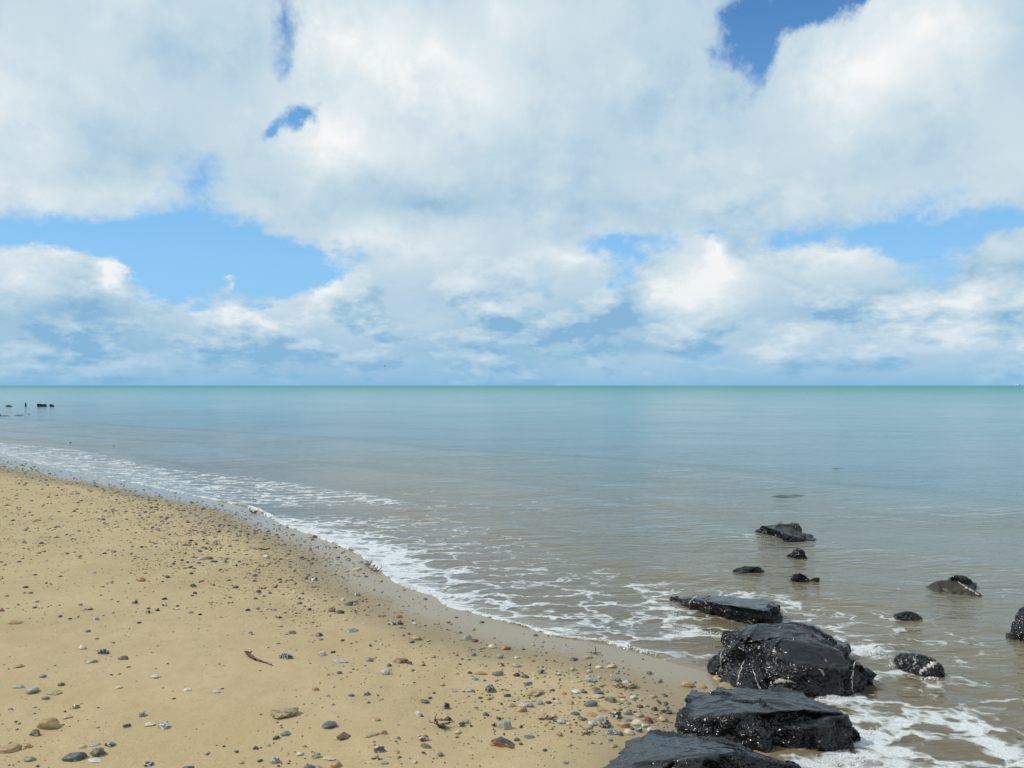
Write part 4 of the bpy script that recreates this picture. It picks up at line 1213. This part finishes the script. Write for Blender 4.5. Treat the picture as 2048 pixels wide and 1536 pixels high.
gx, gy, gz, gdf, gs, gci, gnames, gr = scatter()
screen = gs / gy
inview = (np.abs(gx / gy) < 0.59)
order = np.argsort(-(screen * inview))
n_ind = max(0, 290 - len(STONES))
ind, rest = order[:n_ind], order[n_ind:]
WORD = {'black': 'black', 'dark': 'dark grey', 'slate': 'slate-blue', 'grey': 'mid-grey', 'pale': 'light grey', 'white': 'white', 'cream': 'cream', 'tan': 'sandy-tan',
        'ochre': 'ochre', 'brown': 'brown', 'orange': 'orange', 'olive': 'olive-brown', 'greygreen': 'grey-green', 'pink': 'pink'}
for i in ind:
    NSEED[0] += 1
    tint = gnames[gci[i]]
    shape = random.choice(['round', 'round', 'ang', 'flat', 'lump'])
    kind = 'mottled' if (tint in ('dark', 'slate', 'grey') and random.random() < 0.35) else 'plain'
    p, f = stone_shape(3, shape, NSEED[0])
    s = gs[i]
    sz = s * random.uniform(0.35, 0.7)
    o = mesh_obj('pebble', p * np.array([s, s * random.uniform(0.6, 0.9), sz]), f, SM[kind])
    o.location = (gx[i], gy[i], gz[i] + sz * 0.25)
    o.rotation_euler = (random.uniform(-.15, .15), random.uniform(-.15, .15), random.uniform(0, 6.28))
    c = TINT[tint]
    j = random.uniform(0.8, 1.2)
    o.color = (c[0] * j, c[1] * j, c[2] * j, 1)
    zone = 'in the damp band along the water' if gdf[i] > -1.1 else 'on the dry sand'
    pat = ('white-flecked ' if kind == 'mottled' else '') + {'round': 'rounded ', 'ang': 'angular ', 'flat': 'flat ', 'lump': 'knobbly '}[shape]
    tag(o, 'small %s%s pebble scattered %s' % (pat, WORD[tint], zone), 'pebble', 'small %s%s pebbles scattered %s' % (pat, WORD[tint], zone))


def build_grit(idx):
    vs, fs, cs = [], [], []
    off = 0
    tmpl = [stone_shape(1, k, 900 + i) for i, k in enumerate(['round', 'ang', 'flat', 'lump', 'ang', 'round'])]
    for i in idx:
        v, f = tmpl[i % 6]
        s = gs[i]
        a = gr.uniform(0, 6.28)
        ca, sa = math.cos(a), math.sin(a)
        q = v * np.array([s, s * gr.uniform(0.55, 0.9), s * gr.uniform(0.3, 0.65)])
        q = np.stack([q[:, 0] * ca - q[:, 1] * sa + gx[i], q[:, 0] * sa + q[:, 1] * ca + gy[i], q[:, 2] + gz[i] + s * 0.18], 1)
        vs.append(q)
        fs.append(f + off)
        off += len(v)
        c = np.array(TINT[gnames[gci[i]]]) * gr.uniform(0.8, 1.2)
        cs.append(np.tile(np.append(c, 1.0), (len(v), 1)))
    o = mesh_obj('shingle', np.concatenate(vs), np.concatenate(fs), SM['grit'])
    at = o.data.attributes.new('tint', 'FLOAT_COLOR', 'POINT')
    at.data.foreach_set('color', np.concatenate(cs).astype(np.float32).ravel())
    tag(o, 'fine mixed shingle and grit strewn over the sand', 'shingle', kind='stuff')


build_grit(rest)

# ------------------------------------------------------------------ seaweed, sticks
M_WEED = plain_material('black_seaweed', (0.008, 0.008, 0.007, 1), (0.022, 0.018, 0.012, 1), 0.3, 60.0, 0.002, 0.5)
M_WEEDB = plain_material('brown_seaweed', (0.035, 0.022, 0.010, 1), (0.075, 0.050, 0.022, 1), 0.4, 60.0, 0.002, 0.5)
M_WEEDG = plain_material('green_seaweed', (0.03, 0.045, 0.012, 1), (0.06, 0.075, 0.02, 1), 0.4, 60.0, 0.002, 0.5)
M_STICK = plain_material('red_brown_stalk', (0.045, 0.014, 0.008, 1), (0.085, 0.030, 0.016, 1), 0.5, 60.0, 0.003, 0.4)
M_DRIFT = plain_material('driftwood', (0.30, 0.27, 0.21, 1), (0.20, 0.17, 0.12, 1), 0.75, 60.0, 0.003, 0.2)


def tube(verts, faces, pts, rads, sides=5):
    o = len(verts)
    for i, (p, r) in enumerate(zip(pts, rads)):
        t = (pts[min(i + 1, len(pts) - 1)] - pts[max(i - 1, 0)]).normalized()
        a = t.orthogonal().normalized()
        b = t.cross(a)
        for k in range(sides):
            an = 2 * PI * k / sides
            verts.append(tuple(p + a * (math.cos(an) * r) + b * (math.sin(an) * r)))
    for i in range(len(pts) - 1):
        for k in range(sides):
            q, q2 = o + i * sides + k, o + i * sides + (k + 1) % sides
            faces.append((q, q2, q2 + sides, q + sides))
    faces.append(tuple(range(o + sides - 1, o - 1, -1)))
    e = o + (len(pts) - 1) * sides
    faces.append(tuple(range(e, e + sides)))


def weed(name, label, px, py, wpx, n, rise, mat, seed, lean=0.0, thick=1.0, flatten=0.35, cat='seaweed'):
    r = random.Random(seed)
    g = ground(px, py)
    L = wpx * g.y / FPX
    verts, faces = [], []

    def branch(p, d, length, rad, lvl):
        pts, rads = [p.copy()], [rad]
        steps = 5
        for i in range(steps):
            d = (d + Vector((r.uniform(-.45, .45), r.uniform(-.45, .45), r.uniform(-.35, .3)))).normalized()
            p = p + d * (length / steps)
            if p.z < 0.002:
                p.z = 0.002 + r.random() * 0.002
            pts.append(p.copy())
            rads.append(rad * (1 - 0.75 * (i + 1) / steps))
            if lvl > 0 and i in (1, 2, 3) and r.random() < 0.75:
                nd = (d + Vector((r.uniform(-1, 1), r.uniform(-1, 1), r.uniform(-.2, .7 * rise)))).normalized()
                branch(p.copy(), nd, length * r.uniform(0.35, 0.6), rad * 0.7, lvl - 1)
        tube(verts, faces, pts, rads)

    for k in range(n):
        a = r.uniform(0, 2 * PI)
        d = Vector((math.cos(a) + lean, math.sin(a) * 0.6, r.uniform(0.1, 1.0) * rise)).normalized()
        p0 = Vector((r.uniform(-.12, .12) * L, r.uniform(-.08, .08) * L, 0.004))
        branch(p0, d, L * r.uniform(0.35, 0.62), (0.0026 + 0.0008 * r.random()) * thick, 2)
    o = mesh_obj(name, verts, faces, mat)
    o.location = g
    tag(o, label, cat)
    return o


weed('seaweed', 'upright tuft of dark branching seaweed at the edge of the foam', 736, 1131, 24, 10, 1.5, M_WEEDB, 5, thick=0.8)
weed('seaweed', 'low black crumbs of seaweed seaward of the upright tuft', 752, 1143, 26, 6, 0.35, M_WEED, 8, thick=1.5)
weed('seaweed', 'black spiky clump of dried seaweed on the bare sand', 880, 1454, 44, 12, 0.75, M_WEED, 12, lean=0.5, thick=0.95)
weed('seaweed', 'thin black and brown seaweed strands beside the flat sunk slab', 1172, 1468, 34, 6, 0.30, M_WEEDB, 14, thick=0.9)
weed('seaweed', 'black weed caught under the sandy crusted tan lump', 1092, 1438, 30, 6, 0.25, M_WEED, 15, thick=1.0)
weed('seaweed', 'strip of black weed trailing towards the broad slab', 1326, 1424, 40, 5, 0.2, M_WEED, 16, lean=1.2, thick=1.0)
weed('seaweed', 'dark weed tangled round the pitted tan stone', 1252, 1374, 38, 7, 0.3, M_WEED, 17, thick=1.0)
weed('seaweed', 'dark weed lying behind the broad tan stone on wet sand', 1190, 1307, 26, 5, 0.3, M_WEED, 18, thick=0.9)
weed('seaweed', 'scrap of green weed behind the pale grey triangular stone', 1001, 1438, 16, 5, 0.4, M_WEEDG, 19, thick=1.1)
weed('seaweed', 'black twig-like weed pointing at the pale grey triangular stone', 984, 1451, 20, 3, 0.2, M_WEED, 20, lean=1.0, thick=1.1)
weed('seaweed', 'thin dark sprig of weed standing up in the foam', 508, 1004, 15, 4, 1.8, M_WEED, 21, thick=1.5)
weed('seaweed', 'dark sprig of weed at the tip of the second foam tongue', 507, 1026, 18, 7, 0.9, M_WEED, 22, thick=1.7)
weed('seaweed', 'tiny green scrap of weed alone on bare sand below the blue-grey flint', 758, 1518, 12, 4, 0.3, M_WEEDG, 23, thick=0.9)


def stick(name, label, px_pts, rads, mat, twigs=0, cat='stick', seed=1):
    r = random.Random(seed)
    P = [ground(*p) for p in px_pts]
    o0 = P[0].copy()
    C2 = catmull([tuple(p - o0) for p in P], 5)
    rl = np.interp(np.linspace(0, 1, len(C2)), np.linspace(0, 1, len(rads)), rads)
    pts = [Vector(c) + Vector((r.uniform(-.002, .002), r.uniform(-.002, .002), rr * 0.7)) for c, rr in zip(C2, rl)]
    verts, faces = [], []
    tube(verts, faces, pts, rl, 7)
    for k in range(twigs):
        i = r.randrange(1, len(pts) - 1)
        d = Vector((r.uniform(-1, 1), r.uniform(-1, 1), r.uniform(.3, 1))).normalized()
        L = r.uniform(0.012, 0.03)
        tube(verts, faces, [pts[i], pts[i] + d * L * .5, pts[i] + d * L + Vector((0, 0, -.002))], [rl[i] * .7, rl[i] * .5, rl[i] * .2], 5)
    o = mesh_obj(name, verts, faces, mat)
    o.location = o0
    tag(o, label, cat)
    return o


stick('stalk', 'reddish-brown rough stalk lying on the sand, pointing at the jagged black flint',
      [(494, 1306), (500, 1314), (512, 1321), (528, 1326), (545, 1332)], [.009, .011, .009, .007, .004], M_STICK, 16, seed=4)
stick('driftwood', 'pale weathered stick lying among dense shingle', [(497, 1093), (510, 1098), (522, 1101)], [.008, .013, .006], M_DRIFT, 0, seed=6)
stick('driftwood', 'dark wet stick touching the end of the pale weathered one', [(512, 1097), (522, 1099), (533, 1100)], [.006, .010, .006], M_WOOD, 0, seed=7)
stick('driftwood', 'short straight dark twig beside the broad black slab', [(1322, 1409), (1318, 1405), (1315, 1401)][::-1], [.004, .006, .004], M_WOOD, 0, seed=9)

# ------------------------------------------------------------------ froth: heaped bubbles along the swash and round the rocks
def build_froth():
    r = np.random.default_rng(5)
    vs, fs = [], []
    off = 0
    tv, tf = ICO[1]
    spots = []
    for i in range(len(FRONT) - 1):                       # bead of froth on the swash edge
        a, b = FRONT[i], FRONT[i + 1]
        mid = (a + b) / 2
        if not (5.5 < mid[1] < 24 and mid[0] > -15):
            continue
        L = np.hypot(*(b - a))
        n = int(L * (300 if mid[1] < 11.2 else 70))
        t = r.random(n)
        nx, ny = -(b - a)[1] / L, (b - a)[0] / L
        dd = np.abs(r.normal(0, 0.035, n)) + 0.004
        for k in range(n):
            spots.append((a[0] + (b - a)[0] * t[k] + nx * dd[k], a[1] + (b - a)[1] * t[k] + ny * dd[k], r.uniform(0.0014, 0.0042), 0.0))
    for (px, py, rx, ry, n, hi) in [(1690, 1520, 50, 12, 120, .015), (1740, 1480, 10, 26, 80, .010), (1758, 1308, 16, 7, 240, .05), (1730, 1303, 24, 6, 90, .012),
                                    (1700, 1298, 22, 4, 70, .01), (1570, 1378, 36, 4, 120, .01), (1800, 1330, 30, 4, 50, .008), (1400, 1266, 40, 4, 120, .012), (1345, 1240, 12, 18, 90, .008),
                                    (1660, 1395, 30, 6, 110, .012), (1500, 1241, 40, 3, 60, .006), (1560, 1060 + 20, 40, 2, 30, .006), (1860, 1358, 16, 3, 50, .01)]:
        for k in range(n * 2):
            q = r.normal(0, 0.5, 2)
            X, Y, _ = pz(px + rx * q[0], py + ry * q[1])
            hh = hi * max(0, 1 - (q ** 2).sum()) * r.random()
            spots.append((X, Y, r.uniform(0.0012, 0.0036), hh))
    S = np.array(spots)
    df = sdist(FRONT, S[:, 0], S[:, 1])
    zb = beach_z(S[:, 0], S[:, 1])
    zw = np.maximum(sea_surface(S[:, 0], S[:, 1], df, zb), zb)
    for k, (X, Y, s, hh) in enumerate(S):
        q = tv * (s * (0.8 + 0.5 * r.random(3)) * np.array([1.25, 1.0, 0.7])) + np.array([X, Y, zw[k] + hh + s * 0.15])
        vs.append(q)
        fs.append(tf + off)
        off += len(tv)
    m, n = new_mat('froth')
    b = n.new('ShaderNodeBsdfPrincipled', {'Base Color': (0.74, 0.75, 0.74, 1), 'Roughness': 0.35, 'Subsurface Weight': 0.0})
    n.new('ShaderNodeOutputMaterial', {'Surface': b.outputs[0]})
    o = mesh_obj('sea_froth', np.concatenate(vs), np.concatenate(fs), m)
    tag(o, 'white bubbling froth along the edge of the wash and round the rocks', 'foam', kind='stuff')


build_froth()

# ------------------------------------------------------------------ far things
M_SHIPW = plain_material('ship_white', (0.75, 0.76, 0.78, 1), (0.68, 0.70, 0.72, 1), 0.4, 0.3, 0.0)
M_SHIPR = plain_material('ship_red', (0.42, 0.12, 0.09, 1), (0.36, 0.10, 0.08, 1), 0.5, 0.3, 0.0)
M_BIRD = plain_material('bird_plumage', (0.05, 0.05, 0.055, 1), (0.12, 0.12, 0.12, 1), 0.7, 9.0, 0.0)


def ship():
    D = 4200.0
    root = bpy.data.objects.new('ship', None)
    C.objects.link(root)
    root.location = ((2036 - CX) / FPX * D, D, 0)
    tag(root, 'tiny white ship far away on the horizon', 'ship')
    st = [(-14, 0.6, 4.6), (-12, 2.4, 3.8), (-4, 3.0, 3.2), (6, 3.0, 3.2), (12, 2.4, 3.4), (13, 2.0, 3.5)]
    v, f = [], []
    for (x, hw, top) in st:
        v += [(x, -hw, top), (x, -hw * .7, -1), (x, hw * .7, -1), (x, hw, top)]
    for i in range(len(st) - 1):
        a = i * 4
        for k in range(4):
            f.append((a + k, a + (k + 1) % 4, a + 4 + (k + 1) % 4, a + 4 + k))
    f += [(3, 2, 1, 0), tuple(len(v) - 4 + k for k in range(4))]
    mesh_obj('hull', v, f, M_SHIPW, root, smooth=False)

    def bx(nm, x0, x1, hw, z0, z1, mat):
        v = [(x, y, z) for x in (x0, x1) for y in (-hw, hw) for z in (z0, z1)]
        mesh_obj(nm, v, [(0, 1, 3, 2), (4, 6, 7, 5), (0, 4, 5, 1), (2, 3, 7, 6), (1, 5, 7, 3), (0, 2, 6, 4)], mat, root, smooth=False)
    bx('deckhouse', -2, 10, 2.4, 3.25, 6.4, M_SHIPW)
    bx('bridge', 1, 6, 2.2, 6.45, 8.6, M_SHIPW)
    bx('funnel', 7, 8.6, 0.8, 6.45, 9.2, M_SHIPR)
    bx('mast', 3.2, 3.6, 0.2, 8.65, 12.0, M_SHIPW)


ship()


def bird():
    D = 120.0
    root = bpy.data.objects.new('bird', None)
    C.objects.link(root)
    root.location = ((770 - CX) / FPX * D, D, CAMH + (HY - 732) / FPX * D)
    root.rotation_euler = (0, math.radians(-38), math.radians(30))
    root.scale = (0.7, 0.7, 0.7)
    tag(root, 'tiny dark bird flying low over the sea', 'bird')
    v, f = ICO[2]
    b = v * np.array([0.19, 0.05, 0.055])
    b[:, 2] += 0.02 * (v[:, 0] > 0.6)
    b[:, 1] *= 1 - 0.55 * np.clip(-v[:, 0], 0, 1)
    mesh_obj('body', b, f, M_BIRD, root)
    for s in (-1, 1):
        vv, ff = [], []
        for i, (y, x0, x1, z) in enumerate([(0.02, -.05, .09, .02), (.16, -.05, .08, .09), (.30, -.09, .04, .10), (.44, -.15, -.07, .06)]):
            for dz in (0.006, -0.006):
                vv += [(x0, s * y, z + dz), (x1, s * y, z + dz)]
        for i in range(3):
            a = i * 4
            ff += [(a, a + 1, a + 5, a + 4), (a + 2, a + 6, a + 7, a + 3), (a + 1, a + 3, a + 7, a + 5), (a, a + 4, a + 6, a + 2)]
        ff += [(12, 13, 15, 14), (0, 2, 3, 1)]
        mesh_obj('wing', vv, ff, M_BIRD, root)
    mesh_obj('tail', [(-.16, -.03, .0), (-.16, .03, .0), (-.27, .05, .0), (-.27, -.05, .0), (-.16, 0, .012), (-.27, 0, .012)],
             [(0, 1, 2, 3), (0, 3, 5, 4), (1, 4, 5, 2), (0, 4, 1), (3, 2, 5)], M_BIRD, root)


bird()
